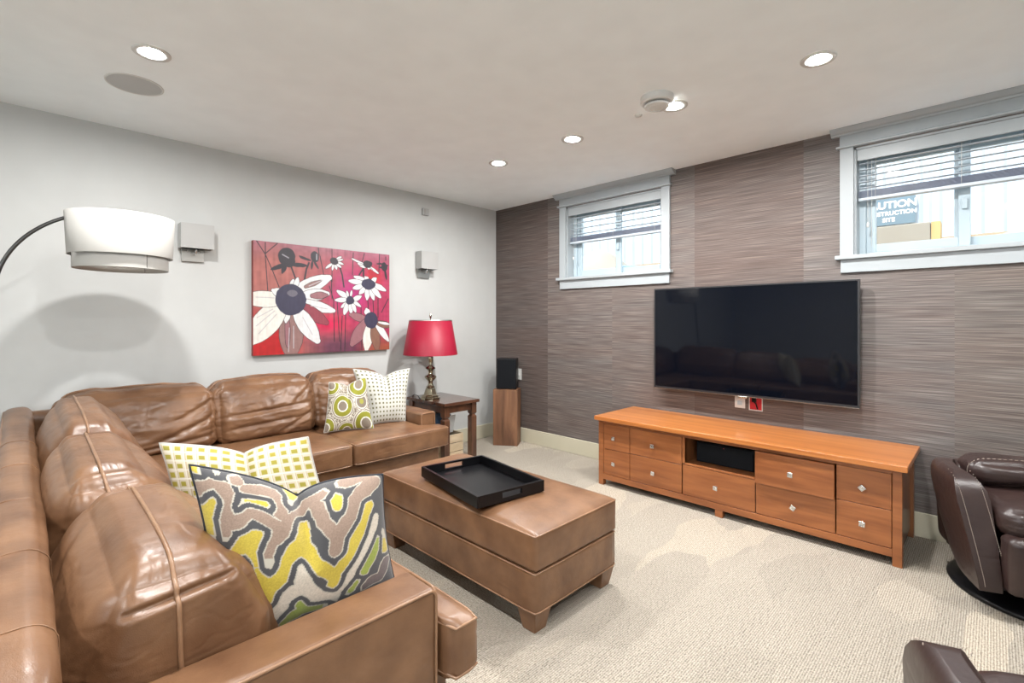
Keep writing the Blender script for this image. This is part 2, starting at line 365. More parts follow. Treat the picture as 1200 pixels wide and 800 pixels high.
# ---------------------------------------------------------------- windows with casing, sliding sashes and blinds
def window(n, x0, x1, clip=None):
    w = tag(empty('window_%d' % n, ((x0 + x1) / 2, 0, WZ0)), kind='structure'); a = (x1 - x0) / 2; h = WZ1 - WZ0
    ox = a + .072
    boxes('reveal', [(-a, -a + .012, 0, .12, .02, h), (a - .012, a, 0, .12, .02, h), (-a, a, 0, .12, h - .012, h)], 'trim', w)
    boxes('casing', [(-ox, -a, -.02, 0, .045, h + .005), (a, ox, -.02, 0, .045, h + .005)], 'trim', w, .002)
    box('bead', -ox - .018, ox + .018, -.038, 0, h + .005, h + .02, 'trim', w, .005, 3)
    box('head_casing', -ox, ox, -.022, 0, h + .02, h + .095, 'trim', w)
    prism('crown_moulding', [(0, h + .085), (-.03, h + .085), (-.034, h + .095), (-.045, h + .100), (-.058, h + .112), (-.066, h + .119), (-.072, h + .120), (-.072, h + .1345), (0, h + .1345)], 'x', -ox - .045, ox + .045, 'trim', w)
    box('sill', -ox - .022, ox + .022, -.048, .12, .02, .045, 'trim', w, .003)
    box('apron', -ox + .004, ox - .004, -.02, 0, -.062, .02, 'trim', w, .002)
    f = boxes('window_frame', [(-a, -a + .045, .10, .19, .03, h), (a - .045, a, .10, .19, .03, h), (-a + .045, a - .045, .10, .19, h - .045, h), (-a + .045, a - .045, .10, .19, .02, .065)], 'vinyl', w, .003)
    for s in (-1, 1):
        xa, xb = (-a + .045, .035) if s < 0 else (-.035, a - .045); y = .125 if s < 0 else .158
        sh = boxes('sash', [(xa, xa + .05, y - .014, y + .014, .065, h - .045), (xb - .05, xb, y - .014, y + .014, .065, h - .045), (xa + .05, xb - .05, y - .014, y + .014, .065, .115), (xa + .05, xb - .05, y - .014, y + .014, h - .095, h - .045)], 'vinyl', w, .003)
        box('pane', xa + .05, xb - .05, y - .003, y + .003, .115, h - .095, 'glass', sh)
        if s < 0:
            box('latch', xb - .035, xb - .012, y - .034, y - .014, .27, .33, 'vinyl', sh, .003)
    return w
window(1, *W[0]); window(2, *W[1])
def blind(x0, x1, label, slats, zstack, cords):
    cx = (x0 + x1) / 2; a = (x1 - x0) / 2 - .016; t = tag(empty('venetian_blind', (cx, .055, 2.30)), label, 'blind', 'raised venetian blinds in the two windows')
    def Z(z): return z - 2.30
    box('valance', -a - .002, a + .002, -.052, -.040, Z(2.232), Z(2.302), 'trim', t, .003)
    box('head_rail', -a, a, -.03, .03, Z(2.255), Z(2.300), 'white', t)
    first = None
    for z in slats:
        if first is None:
            bm = bmesh.new(); N = 6; P = [(-.016 + .032 * k / N, .003 * math.cos((k / N - .5) * math.pi)) for k in range(N + 1)]
            V = [[bm.verts.new((x, y, zz + dz)) for (y, zz) in P] for x in (-a, a) for dz in (0, -.0022)]
            for k in range(N):
                bm.faces.new((V[0][k], V[0][k + 1], V[2][k + 1], V[2][k])); bm.faces.new((V[1][k], V[3][k], V[3][k + 1], V[1][k + 1]))
                bm.faces.new((V[0][k], V[1][k], V[1][k + 1], V[0][k + 1])); bm.faces.new((V[2][k], V[2][k + 1], V[3][k + 1], V[3][k]))
            bm.faces.new((V[0][0], V[2][0], V[3][0], V[1][0])); bm.faces.new((V[0][N], V[1][N], V[3][N], V[2][N]))
            first = obj('slat', bm, 'slat', t); o = first
        else:
            o = first.copy(); COL.objects.link(o); o.parent = t
        o.location = (0, 0, Z(z))
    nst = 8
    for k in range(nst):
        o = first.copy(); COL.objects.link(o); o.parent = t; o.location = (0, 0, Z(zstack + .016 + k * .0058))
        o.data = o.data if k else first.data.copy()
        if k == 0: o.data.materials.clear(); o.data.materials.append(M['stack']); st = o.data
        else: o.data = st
    box('bottom_rail', -a, a, -.024, .024, Z(zstack - .004), Z(zstack + .014), 'slat', t, .003)
    for q in cords:
        for y in (-.017, .017): tube('ladder_cord', [(q * a, y, Z(2.26)), (q * a, y, Z(zstack))], .0012, 'white', t, 5)
    xx = -a + .05
    tube('pull_cord', [(xx, -.032, Z(2.26)), (xx, -.032, Z(1.85))], .0012, 'white', t, 5); tube('pull_cord', [(xx + .02, -.032, Z(2.26)), (xx + .02, -.032, Z(1.70))], .0012, 'white', t, 5)
    lathe('cord_tassel', [(.002, .03), (.006, .024), (.007, 0), (.001, -.003)], 'white', t, 10, loc=(xx, -.032, Z(1.82)))
    return t
blind(*W[0], 'grey slatted blind half raised in the small window left of the television', [2.215, 2.165, 2.112, 2.06], 1.975, (-.85, 0, .85))
blind(*W[1], 'grey slatted blind half raised in the window right of the television', [2.222, 2.184, 2.146, 2.108, 2.070], 1.992, (-.82, 0, .82))

# ---------------------------------------------------------------- outside the windows
prism('ground_outside', [(.30, 1.25), (.30, 1.45), (1.2, 1.55), (3.0, 2.10), (5, 2.2), (5, 1.25)], 'x', -5, 8, 'sand')['kind'] = 'structure'
tag(box('trim_1', -.2, XR + .2, .2, .30, -.1, 1.46, 'concrete'), kind='structure')
fe = tag(empty('corrugated_fence', (1.5, 3.0, 2.1)), 'pale blue corrugated site fence standing outside behind both windows', 'fence')
fw = .93
def fence_panel():
    bm = bmesh.new(); n = 36; pr = []
    for k in range(n + 1):
        ph = (k % 6); pr.append((fw * k / n, .018 if ph in (0, 1, 5) else -.012))
    A = [[bm.verts.new((x, y + d, z)) for (x, y) in pr] for d in (0, .004) for z in (0, 1.25)]
    for k in range(n):
        bm.faces.new((A[0][k], A[0][k + 1], A[1][k + 1], A[1][k])); bm.faces.new((A[2][k], A[3][k], A[3][k + 1], A[2][k + 1])); bm.faces.new((A[1][k], A[1][k + 1], A[3][k + 1], A[3][k]))
    return bm
f0 = obj('panel', fence_panel(), 'fence', fe); f0.location = (-6 * fw, 0, 0)
for k in range(1, 12):
    c = f0.copy(); COL.objects.link(c); c.parent = fe; c.location = ((k - 6) * fw, 0, 0)
sg = tag(empty('site_sign', (3.06, 2.95, 2.275)), 'blue-grey construction warning sign with white lettering outside the right window', 'sign')
box('sign_board', -.22, .22, -.006, .006, 0, .29, 'sign', sg)
def text(body, loc, size, mat, parent, rot=(R(90), 0, 0), bold=0.0):
    cu = bpy.data.curves.new('lettering', 'FONT'); cu.body = body; cu.size = size; cu.align_x = 'CENTER'; cu.extrude = .001; cu.offset = bold
    o = bpy.data.objects.new('lettering', cu); COL.objects.link(o); bpy.context.view_layer.update()
    me = bpy.data.meshes.new_from_object(o); bpy.data.objects.remove(o); o = link('lettering', me, mat, parent); o.location = loc; o.rotation_euler = rot; return o
text('CAUTION', (-.005, -.008, .18), .105, 'signtext', sg, bold=.003)
text('CONSTRUCTION', (-.005, -.008, .105), .06, 'signtext', sg, bold=.0018)
text('SITE', (-.005, -.008, .035), .06, 'signtext', sg, bold=.0018)
def mound(name, c, r, hgt, mat, label, seed):
    bm = bmesh.new(); N = 24
    g = [[None] * (N + 1) for _ in range(N + 1)]
    for i in range(N + 1):
        for j in range(N + 1):
            u, v = i / N * 2 - 1, j / N * 2 - 1; d = math.hypot(u, v); z = hgt * max(0, 1 - d) ** .8 * (1 + .3 * noise.noise(Vector((u * 2 + seed, v * 2, seed))))
            g[i][j] = bm.verts.new((u * r[0], v * r[1], z))
    for i in range(N):
        for j in range(N): bm.faces.new((g[i][j], g[i + 1][j], g[i + 1][j + 1], g[i][j + 1]))
    o = obj(name, bm, mat, None, True); o.location = c; tag(o, label, 'mound'); return o
mound('gravel_mound', (-.15, 2.1, 1.74), (.80, .75), .52, 'concrete', 'pale gravel mound outside the left half of the small window', 3)
mound('sand_mound', (1.50, 2.3, 1.80), (.80, .65), .42, 'sand', 'tan sand heap outside the right half of the small window', 5)
mound('gravel_mound', (4.6, 2.2, 1.80), (.9, .8), .50, 'concrete', 'pale gravel mound outside the right half of the window by the chair', 9)
bo = tag(empty('retaining_block', (3.22, 2.45, 1.90)), 'low pale concrete block below the warning sign outside', 'block')
box('block_body', -.26, .22, -.12, .12, 0, .27, 'concrete', bo, .01); box('timber_post', .225, .29, -.1, .1, 0, .27, 'timber', bo)
tag(tube('site_pipe', [(.6, 1.45, 1.90), (1.3, 1.5, 1.84), (2.2, 1.6, 1.86)], .016, 'pipe'), 'blue pipe lying on the sand heap outside the small window', 'pipe')

# ---------------------------------------------------------------- ceiling fittings
def downlight(x, y, label):
    t = tag(empty('downlight', (x, y, H)), label, 'ceiling light', 'recessed downlights')
    lathe('trim_ring', [(.042, -.001), (.048, -.004), (.070, -.006), (.073, -.002), (.073, 0)], 'white', t, 40, close=False)
    lathe('lens', [(.001, -.002), (.042, -.002)], 'lens', t, 32, close=False)
    return t
DL = [(1.185, -1.095, 'recessed downlight nearest the far corner above the speaker'), (1.886, -1.09, 'recessed downlight second from the far corner'),
      (2.594, -1.088, 'recessed downlight beside the smoke detector'), (3.29, -1.083, 'recessed downlight above the television end nearest the chair'),
      (1.184, -3.238, 'recessed downlight beside the round ceiling speaker')]
d0 = None
for x, y, lb in DL:
    if d0 is None: d0 = downlight(x, y, lb)
    else:
        d = copy_tree(d0); d.location = (x, y, H); d['label'] = lb
for x, y, lb in ((2.594, -3.24, 'recessed downlight above the sofa seats near the camera'), (4.0, -3.24, 'recessed downlight behind the recliners'),
                 (4.7, -1.09, 'recessed downlight past the recliner by the cabinet'), (2.2, -5.4, 'recessed downlight at the back of the room, left'), (4.6, -5.4, 'recessed downlight at the back of the room by the added rear opening')):   # the same grid goes on out of view
    d = copy_tree(d0); d.location = (x, y, H); d['label'] = lb
cs = tag(empty('ceiling_speaker', (.764, -3.243, H)), 'large round flush grey speaker grille in the ceiling above the sofa corner', 'speaker')
lathe('rim', [(.112, -.001), (.114, -.004), (.120, -.004), (.121, 0)], 'white', cs, 48, close=False)
lathe('grille', [(.001, -.003), (.112, -.003)], 'sconceglass', cs, 48, close=False)
sm = tag(empty('smoke_detector', (2.577, -1.25, H)), 'round white smoke detector on the ceiling', 'smoke detector')
lathe('mounting_base', [(.001, 0), (.086, 0), (.086, -.028), (.078, -.036), (.001, -.036)], 'white', sm, 48)
lathe('sensing_gap', [(.054, -.035), (.054, -.046)], 'steel', sm, 48, close=False)
lathe('dome', [(.001, -.044), (.066, -.044), (.064, -.054), (.042, -.060), (.040, -.057), (.001, -.057)], 'white', sm, 48)
for ch in sm.children: sharp(ch)
tag(lathe('heat_sensor', [(.001, 0), (.022, 0), (.019, -.006), (.001, -.008)], 'white', loc=(2.388, -1.117, H)), 'tiny white sensor disc on the ceiling near the smoke detector', 'sensor')

# ---------------------------------------------------------------- left wall: sconces, thermostat, painting
def sconce(y, label):
    t = tag(empty('wall_sconce', (0, y, 1.64)), label, 'wall light', 'square wall sconces')
    box('back_plate', 0, .018, -.075, .055, 0, .11, 'nickel', t, .002)
    tube('arm', [(.018, 0, .05), (.05, 0, .05), (.06, 0, .07), (.06, 0, .10)], .007, 'chrome', t)
    for q in (-.04, .03): lathe('screw', [(.001, .004), (.004, .003), (.005, 0)], 'chrome', t, 10).matrix_local = Matrix.Translation((.018, q, .07)) @ Matrix.Rotation(R(90), 4, 'Y')
    s = boxes('lamp_shade', [(.012, .018, -.095, .095, .083, .245), (.10, .106, -.095, .095, .083, .245), (.018, .10, -.095, -.089, .083, .245), (.018, .10, .089, .095, .083, .245)], 'sconceglass', t)
    return t
s1 = sconce(-2.822, 'square white wall sconce beside the arc lamp shade')
s2 = copy_tree(s1); s2.location = (0, -.95, 1.645); s2['label'] = 'square white wall sconce above the red table lamp'
th = tag(empty('wall_sensor', (0, -.94, 2.245)), 'small grey box sensor high on the wall near the corner', 'sensor')
box('housing', 0, .03, -.035, .035, 0, .065, 'sconceglass', th, .004); box('slot', .03, .032, -.022, -.006, .01, .055, 'nickel', th)

PAINT = [["s","k",0.0057,[[0.017,-0.0036],[0.0741,0.1143],[0.117,0.2452],[0.1607,0.394]]],["s","k",0.0058,[[0.0741,0.0095],[0.0741,0.1298],[0.0902,0.4512]]],["s","k",0.0059,[[0.15,0.006],[0.0741,0.1071]]],["s","k",0.0063,[[0.4277,0.0048],[0.4339,0.0762]]],["s","k",0.0063,[[0.4402,0.0833],[0.4714,0.2833]]],["s","k",0.0064,[[0.5286,0.006],[0.5286,0.3202]]],["s","k",0.0064,[[0.5089,0.3631],[0.5411,0.5012],[0.5473,0.8988]]],["s","k",0.0065,[[0.567,0.5],[0.5866,0.9]]],["s","k",0.0064,[[0.5223,0.2631],[0.5286,0.4857]]],["s","k",0.0066,[[0.6938,0.0179],[0.6866,0.2405]]],["s","k",0.0067,[[0.7562,0.5619],[0.7634,0.994]]],["s","k",0.0068,[[0.8125,0.4905],[0.8196,0.6131]]],["s","k",0.0068,[[0.8562,0.4893],[0.8634,0.6298]]],["s","k",0.0065,[[0.633,0.6321],[0.6259,1.0024]]],["s","k",0.0065,[[0.6062,0.65],[0.5929,1.0012]]],["s","k",0.0069,[[0.9152,-0.0655],[0.9071,0.1845]]],["s","k",0.007,[[0.9902,0.4655],[0.9295,0.6107]]],["s","k",0.0067,[[0.7839,0.0143],[0.7562,0.1476]]],["s","k",0.0069,[[0.9,0.469],[0.9,0.6643]]],["s","k",0.0115,[[0.5866,0.1655],[0.6062,0.2476],[0.6196,0.3631]]],["s","k",0.0107,[[0.2393,0.2024],[0.2705,0.3167]]],["s","k",0.0124,[[0.3616,0.1571],[0.3438,0.2155],[0.3312,0.3107]]],["s","k",0.015,[[0.7768,0.1536],[0.7768,0.2405]]],["s","k",0.0119,[[0.742,0.2345],[0.7768,0.1631]]],["e","k",0,[[0.2107,0.1167],[0.0572,0.0607]]],["e","k",0,[[0.2223,0.15],[0.0456,0.0464]]],["p","k",0.0302,[[0.25,0.1857],[0.3438,0.1833]]],["p","k",0.0299,[[0.1991,0.1905],[0.1116,0.2417]]],["p","k",0.0299,[[0.2054,0.1821],[0.1804,0.2702]]],["s","g",0.008,[[0.183,0.1012],[0.2223,0.1262]]],["e","k",0,[[0.4009,0.0964],[0.0304,0.0393]]],["p","k",0.0179,[[0.3732,0.1321],[0.3018,0.1131]]],["p","k",0.018,[[0.3857,0.1381],[0.3795,0.2119]]],["p","k",0.0166,[[0.3973,0.1369],[0.4277,0.2024]]],["s","g",0.0097,[[0.4161,0.0702],[0.4161,0.119]]],["p","k",0.0136,[[0.2964,0.1012],[0.3491,0.119]]],["e","k",0,[[0.9554,0.131],[0.0276,0.0339]]],["p","k",0.0201,[[0.9598,0.1619],[0.975,0.2643]]],["p","k",0.0155,[[0.9527,0.1452],[0.9071,0.1405]]],["p","k",0.0154,[[0.9295,0.1024],[0.8857,0.1071]]],["p","k",0.0155,[[0.9598,0.1167],[0.9902,0.1143]]],["s","k",0.0077,[[0.9679,0.0262],[0.9679,0.0619]]],["p","w",0.0185,[[0.5286,0.1464],[0.4839,0.1929]]],["p","w",0.0171,[[0.5411,0.1452],[0.5312,0.2048]]],["p","w",0.0186,[[0.5545,0.1524],[0.5634,0.1964]]],["p","w",0.0172,[[0.5607,0.1429],[0.5964,0.1726]]],["p","w",0.0173,[[0.5732,0.125],[0.6134,0.1417]]],["p","w",0.0158,[[0.5732,0.1083],[0.6134,0.0952]]],["p","w",0.0143,[[0.567,0.0929],[0.6,0.0714]]],["e","k",0,[[0.5446,0.1202],[0.0313,0.025]]],["p","w",0.0164,[[0.7839,0.1274],[0.6839,0.0786]]],["p","w",0.0179,[[0.7839,0.144],[0.7313,0.1202]]],["p","w",0.0165,[[0.7911,0.1524],[0.7491,0.144]]],["p","w",0.0196,[[0.8339,0.1476],[0.9,0.2036]]],["p","w",0.0181,[[0.8268,0.1571],[0.8634,0.2107]]],["p","w",0.0151,[[0.8125,0.1548],[0.8339,0.1738]]],["e","k",0,[[0.8125,0.1202],[0.0366,0.0286]]],["s","r",0.0377,[[0.8339,0.1917],[0.8634,0.2238]]],["p","w",0.0344,[[0.7839,0.2833],[0.7045,0.256]]],["p","w",0.0373,[[0.7705,0.3107],[0.6634,0.3012]]],["p","w",0.0373,[[0.7705,0.3452],[0.6973,0.3714]]],["p","w",0.0375,[[0.7911,0.3607],[0.7455,0.4238]]],["p","w",0.0422,[[0.8125,0.3679],[0.8054,0.4774]]],["p","w",0.0377,[[0.8339,0.3667],[0.8634,0.4774]]],["p","w",0.0425,[[0.8491,0.3571],[0.9188,0.4512]]],["p","w",0.041,[[0.8634,0.3214],[0.9634,0.3774]]],["p","w",0.0379,[[0.8491,0.2952],[0.8812,0.2583]]],["p","w",0.0346,[[0.8125,0.281],[0.7911,0.2524]]],["e","n",0,[[0.8196,0.3238],[0.0581,0.0411]]],["p","w",0.0394,[[0.6464,0.4631],[0.5705,0.4083]]],["p","w",0.0364,[[0.6393,0.4893],[0.5571,0.4964]]],["p","w",0.0247,[[0.6393,0.5226],[0.6,0.5655]]],["p","w",0.0409,[[0.6527,0.5226],[0.6232,0.6286]]],["p","w",0.0351,[[0.6696,0.5298],[0.6768,0.6238]]],["p","w",0.0323,[[0.6866,0.5214],[0.7107,0.606]]],["p","w",0.025,[[0.6938,0.5036],[0.7527,0.5536]]],["p","w",0.0367,[[0.6938,0.4869],[0.7562,0.45]]],["p","w",0.0176,[[0.6732,0.4536],[0.6804,0.3976]]],["p","w",0.0175,[[0.6527,0.4548],[0.6429,0.4048]]],["e","n",0,[[0.667,0.494],[0.0339,0.034]]],["p","w",0.0489,[[0.8125,0.6298],[0.8018,0.5786]]],["p","m",0.0563,[[0.8054,0.6917],[0.6696,0.6357]]],["p","m",0.0979,[[0.8125,0.7],[0.6839,0.9298]]],["p","c",0.083,[[0.8268,0.7524],[0.8018,0.9869]]],["p","b",0.076,[[0.8634,0.7524],[0.8929,0.9929]]],["p","w",0.0496,[[0.8857,0.7262],[0.9902,0.9071]]],["p","b",0.0496,[[0.8929,0.7179],[1.0134,0.7548]]],["p","w",0.0199,[[0.9071,0.7131],[1.0054,0.7357]]],["e","n",0,[[0.8411,0.6929],[0.0571,0.0625]]],["p","w",0.1013,[[0.2732,0.425],[0.5089,0.281]]],["p","t",0.0274,[[0.3375,0.3821],[0.4464,0.3179]]],["p","w",0.0817,[[0.3143,0.4702],[0.4964,0.4369]]],["p","m",0.0484,[[0.3857,0.4631],[0.4902,0.45]]],["p","w",0.0717,[[0.3196,0.5262],[0.5411,0.6]]],["p","p",0.0883,[[0.3018,0.5583],[0.4875,0.7155]]],["p","t",0.1613,[[0.2446,0.6369],[0.2393,1.0179]]],["p","m",0.0333,[[0.2161,0.6845],[0.2161,0.931]]],["p","w",0.1148,[[0.2786,0.606],[0.4214,0.8857]]],["p","w",0.0532,[[0.1991,0.5833],[0.1554,0.7226]]],["p","w",0.0467,[[0.2161,0.5988],[0.2054,0.7071]]],["p","c",0.1653,[[0.1714,0.5619],[-0.0187,0.8762]]],["p","c",0.1058,[[0.1777,0.5083],[-0.0589,0.506]]],["p","w",0.0563,[[0.183,0.4619],[0.1223,0.4262]]],["p","w",0.0403,[[0.25,0.3881],[0.2536,0.325]]],["p","w",0.0337,[[0.2679,0.3869],[0.2848,0.3071]]],["s","g2",0.0051,[[0.017,0.744],[0.133,0.6083]]],["s","g2",0.0051,[[0.033,0.8107],[0.1446,0.6381]]],["s","g2",0.0051,[[0.0223,0.6702],[0.1223,0.5929]]],["s","g2",0.0051,[[0.017,0.4917],[0.133,0.494]]],["s","g2",0.0053,[[0.2277,0.7619],[0.2223,0.9786]]],["s","g2",0.0054,[[0.2562,0.7464],[0.2562,0.9488]]],["s","g2",0.0055,[[0.3196,0.6679],[0.3857,0.8274]]],["s","g2",0.0055,[[0.3616,0.3726],[0.4589,0.3095]]],["s","g2",0.0055,[[0.3732,0.556],[0.4964,0.5845]]],["e","n",0,[[0.2393,0.5071],[0.1027,0.1072]]],["e","n2",0,[[0.25,0.4464],[0.0348,0.0232]]]]
PC = {'k': (.022, .018, .026), 'g': (.25, .24, .27), 'g2': (.42, .40, .42), 'r': (.38, .012, .03), 'w': (.64, .64, .64), 'n': (.035, .032, .065), 'n2': (.13, .12, .15),
      'm': (.27, .12, .135), 't': (.25, .14, .13), 'p': (.24, .045, .065), 'c': (.66, .63, .58), 'b': (.20, .10, .07)}
def painting():
    Wd, Ht = 1.12, .84; nx, ny = 420, 315
    s, t = np.meshgrid(np.linspace(0, 1, nx), np.linspace(0, 1, ny)); rng = np.random.RandomState(3)
    def sm_noise(fx, fy, seed):
        r = np.random.RandomState(seed); g = r.rand(fy + 2, fx + 2); X = s * fx; Y = t * fy; i = X.astype(int); j = Y.astype(int); u = X - i; v = Y - j
        u = u * u * (3 - 2 * u); v = v * v * (3 - 2 * v)
        return (g[j, i] * (1 - u) + g[j, i + 1] * u) * (1 - v) + (g[j + 1, i] * (1 - u) + g[j + 1, i + 1] * u) * v
    def C(c): return np.array(c)[None, None, :] * np.ones((ny, nx, 1))
    def mixm(a, b, m): return a * (1 - m[..., None]) + b * m[..., None]
    col = C((.46, .15, .13))
    col = mixm(col, C((.50, .045, .12)), np.clip((s - .25) / .45 + sm_noise(5, 6, 1) * .5 - .25, 0, 1))
    col = mixm(col, C((.50, .02, .20)), np.clip(1 - np.hypot((s - .68) / .22, (t - .42) / .28), 0, 1))
    col = mixm(col, C((.42, .16, .22)), np.clip((.16 - t) * 5 + sm_noise(8, 4, 2) * .5 - .2, 0, .75))
    col = mixm(col, C((.70, .015, .09)), np.clip(1.3 - np.hypot((s - .50) / .16, (t - .73) / .10), 0, 1))
    col = mixm(col, C((.13, .045, .085)), np.clip((t - .78) * 7, 0, 1) * np.clip((s - .30) * 5, 0, 1) * np.clip((.86 - s) * 6, 0, 1) * .9)
    col = mixm(col, C((.36, .09, .05)), np.clip((t - .80) * 6, 0, 1) * np.clip((s - .70) * 6, 0, 1))
    col = mixm(col, C((.58, .012, .015)), np.clip((t - .54) * 6, 0, 1) * np.clip((.34 - s) * 9, 0, 1))
    col = mixm(col, C((.60, .02, .03)), np.clip(1.2 - np.hypot((s - .86) / .09, (t - .25) / .12), 0, 1))
    col *= (.50 + .36 * sm_noise(70, 6, 5) * .6 + .18 * sm_noise(30, 40, 6))[..., None]
    asp = Ht / Wd; X = s; Y = t * asp
    tex = .86 + .16 * sm_noise(120, 14, 8) + .10 * sm_noise(60, 60, 9)
    wob = (sm_noise(40, 30, 11) - .5) * .006
    def seg(p, q):
        px_, py_ = p[0], p[1] * asp; qx, qy = q[0], q[1] * asp; dx, dy = qx - px_, qy - py_; L2 = dx * dx + dy * dy + 1e-9
        h = np.clip(((X - px_) * dx + (Y - py_) * dy) / L2, 0, 1); return np.hypot(X - px_ - h * dx, Y - py_ - h * dy), h
    def put(d, c, soft=.0018, tx=True):
        nonlocal col
        m = np.clip(.5 - d / soft, 0, 1); cc = C(PC[c]); cc = cc * tex[..., None] if tx else cc; col = mixm(col, cc, m)
    for kind, c, w, pts in PAINT:
        if kind == 's':
            for p, q in zip(pts, pts[1:]):
                d, h = seg(p, q); put(d - w / 2, c)
        elif kind == 'e':
            (p, rr) = pts; d = (np.hypot((X - p[0]) / rr[0], (Y - p[1] * asp) / rr[1]) - 1) * min(rr) + wob * 1.2; put(d, c)
        else:
            d, h = seg(*pts); prof = np.clip(np.sin(np.pi * np.clip(h * .80 + .14, 0, 1)) ** .6, .05, 1) * w / 2
            if c not in 'kg': put(d + wob * .5 - prof - .0032, 'k', tx=False)
            put(d + wob * .5 - prof, c)
    me = bpy.data.meshes.new('painted_face')
    P = np.stack([np.zeros_like(s), s * Wd - Wd / 2, Ht - t * Ht], -1).reshape(-1, 3)
    idx = np.arange(nx * ny).reshape(ny, nx); F = np.stack([idx[:-1, :-1], idx[1:, :-1], idx[1:, 1:], idx[:-1, 1:]], -1).reshape(-1, 4)
    me.from_pydata(P.tolist(), [], F.tolist()); a = me.color_attributes.new('col', 'FLOAT_COLOR', 'POINT')
    a.data.foreach_set('color', np.concatenate([np.clip(col, 0, 1), np.ones((ny, nx, 1))], -1).reshape(-1).astype(np.float32))
    return me
pt = tag(empty('painting', (.002, -1.903, .988)), 'large unframed red canvas of white coneflowers above the sofa', 'painting')
box('canvas', 0, .0375, -.56, .56, 0, .84, 'canvas_edge', pt)
pf = link('painted_face', painting(), 'art', pt); pf.location = (.0385, 0, 0)

# ---------------------------------------------------------------- television wall
tv = tag(empty('television', (2.61, -.045, .71)), 'large flat black television hung on the wall above the cabinet', 'television')
hw_, hh = .676, .785
box('back_housing', -hw_ + .02, hw_ - .02, -.02, .02, .03, hh - .02, 'bezel', tv, .01)
box('screen', -hw_ + .010, hw_ - .010, -.046, -.02, .018, hh - .010, 'screen', tv)
boxes('bezel', [(-hw_, -hw_ + .010, -.048, -.02, 0, hh), (hw_ - .010, hw_, -.048, -.02, 0, hh), (-hw_ + .01, hw_ - .01, -.048, -.02, hh - .010, hh), (-hw_ + .01, hw_ - .01, -.048, -.02, .005, .018)], 'bezel', tv)
box('silver_trim', -hw_, hw_, -.049, -.03, 0, .005, 'silver', tv)
box('badge', -.03, .03, -.051, -.04, -.010, .004, 'silver', tv, .003)
box('wall_bracket', -.2, .2, .02, .044, .2, .6, 'steel', tv)
pl = tag(empty('outlet_plate', (2.561, 0, .615)), 'white socket plate on the wall just under the television', 'socket')
box('plate', -.036, .036, -.007, 0, 0, .115, 'white', pl, .003)
for zz in (.022, .066): box('socket_face', -.017, .017, -.010, -.007, zz, zz + .028, 'vinyl', pl, .002)
rb = tag(empty('cable_box', (2.668, 0, .608)), 'recessed red cable box with white rim beside the socket under the television', 'socket')
boxes('rim', [(-.045, -.040, -.006, 0, 0, .115), (.040, .045, -.006, 0, 0, .115), (-.04, .04, -.006, 0, 0, .006), (-.04, .04, -.006, 0, .109, .115)], 'white', rb)
box('red_insert', -.04, .04, -.002, 0, .006, .109, 'red', rb); tube('cable', [(-.01, -.003, .10), (-.02, -.012, .07), (.005, -.014, .05), (.012, -.006, .012)], .005, 'black', rb)
box('connector', -.024, .004, -.012, -.002, .06, .1, 'black', rb)
op = tag(empty('wall_switch_plate', (.352, 0, .63)), 'white plate on the wall behind the black speaker', 'socket')
box('plate', -.036, .036, -.007, 0, 0, .115, 'white', op, .003); box('toggle', -.008, .008, -.014, -.007, .045, .07, 'white', op)

# ---------------------------------------------------------------- media cabinet
cb = tag(empty('media_cabinet', (2.63, -.30, 0)), 'long low cherry wood media cabinet with drawers under the television', 'cabinet')
def cx(x): return x - 2.63
FY = -.245; BK = .285                      # front and back, local
body = boxes('carcass', [
    (cx(1.755), cx(3.495), FY + .045, BK - .01, .055, .085), (cx(1.755), cx(3.495), BK - .02, BK - .01, .085, .475),
    (cx(1.736), cx(1.752), FY + .04, BK - .04, .055, .49), (cx(3.501), cx(3.520), FY + .04, BK - .04, .055, .49),
    (cx(2.384), cx(2.400), FY + .01, BK - .02, .085, .475), (cx(2.842), cx(2.850), FY + .01, BK - .02, .085, .475), (cx(2.400), cx(2.842), FY + .01, BK - .02, .286, .297)], 'cherryside', cb)
boxes('face_frame', [(cx(1.757), cx(3.495), FY, FY + .04, .466, .490), (cx(1.757), cx(3.495), FY, FY + .04, .045, .085), (cx(1.757), cx(3.495), FY + .02, FY + .04, .085, .09),
    (cx(2.382), cx(2.400), FY + .001, FY + .03, .295, .466), (cx(2.400), cx(2.838), FY + .001, FY + .03, .286, .298)], 'cherry', cb, .0015)
box('tabletop', cx(1.700), cx(3.560), -.283, .288, .4905, .522, 'cherrytop', cb, .004, 3)
for (xa, xb) in ((1.716, 1.757), (3.495, 3.535)):
    for (ya, yb) in ((FY, FY + .04), (BK - .04, BK)): box('leg', cx(xa), cx(xb), ya, yb, 0, .4905, 'cherryside' if ya > 0 else 'cherry', cb, .002)
for (ya, yb) in ((FY, FY + .04), (BK - .04, BK)): box('leg', cx(2.600), cx(2.648), ya, yb, 0, .045, 'cherry', cb, .002)
def knob(parent, x, z, y, rot):
    k = boxes('knob', [(-.014, .014, -.020, -.012, -.014, .014), (-.005, .005, -.012, 0, -.005, .005)], 'chrome', parent, .003)
    k.location = (x, y, z); k.rotation_euler = (0, rot, 0)
    bm = bmesh.new(); add_tube(bm, [(0.008 * math.cos(a), -.0205, .008 * math.sin(a)) for a in [i * math.pi / 8 for i in range(16)]], .0016, 5, True)
    r_ = obj('ring', bm, 'nickel', k, True)
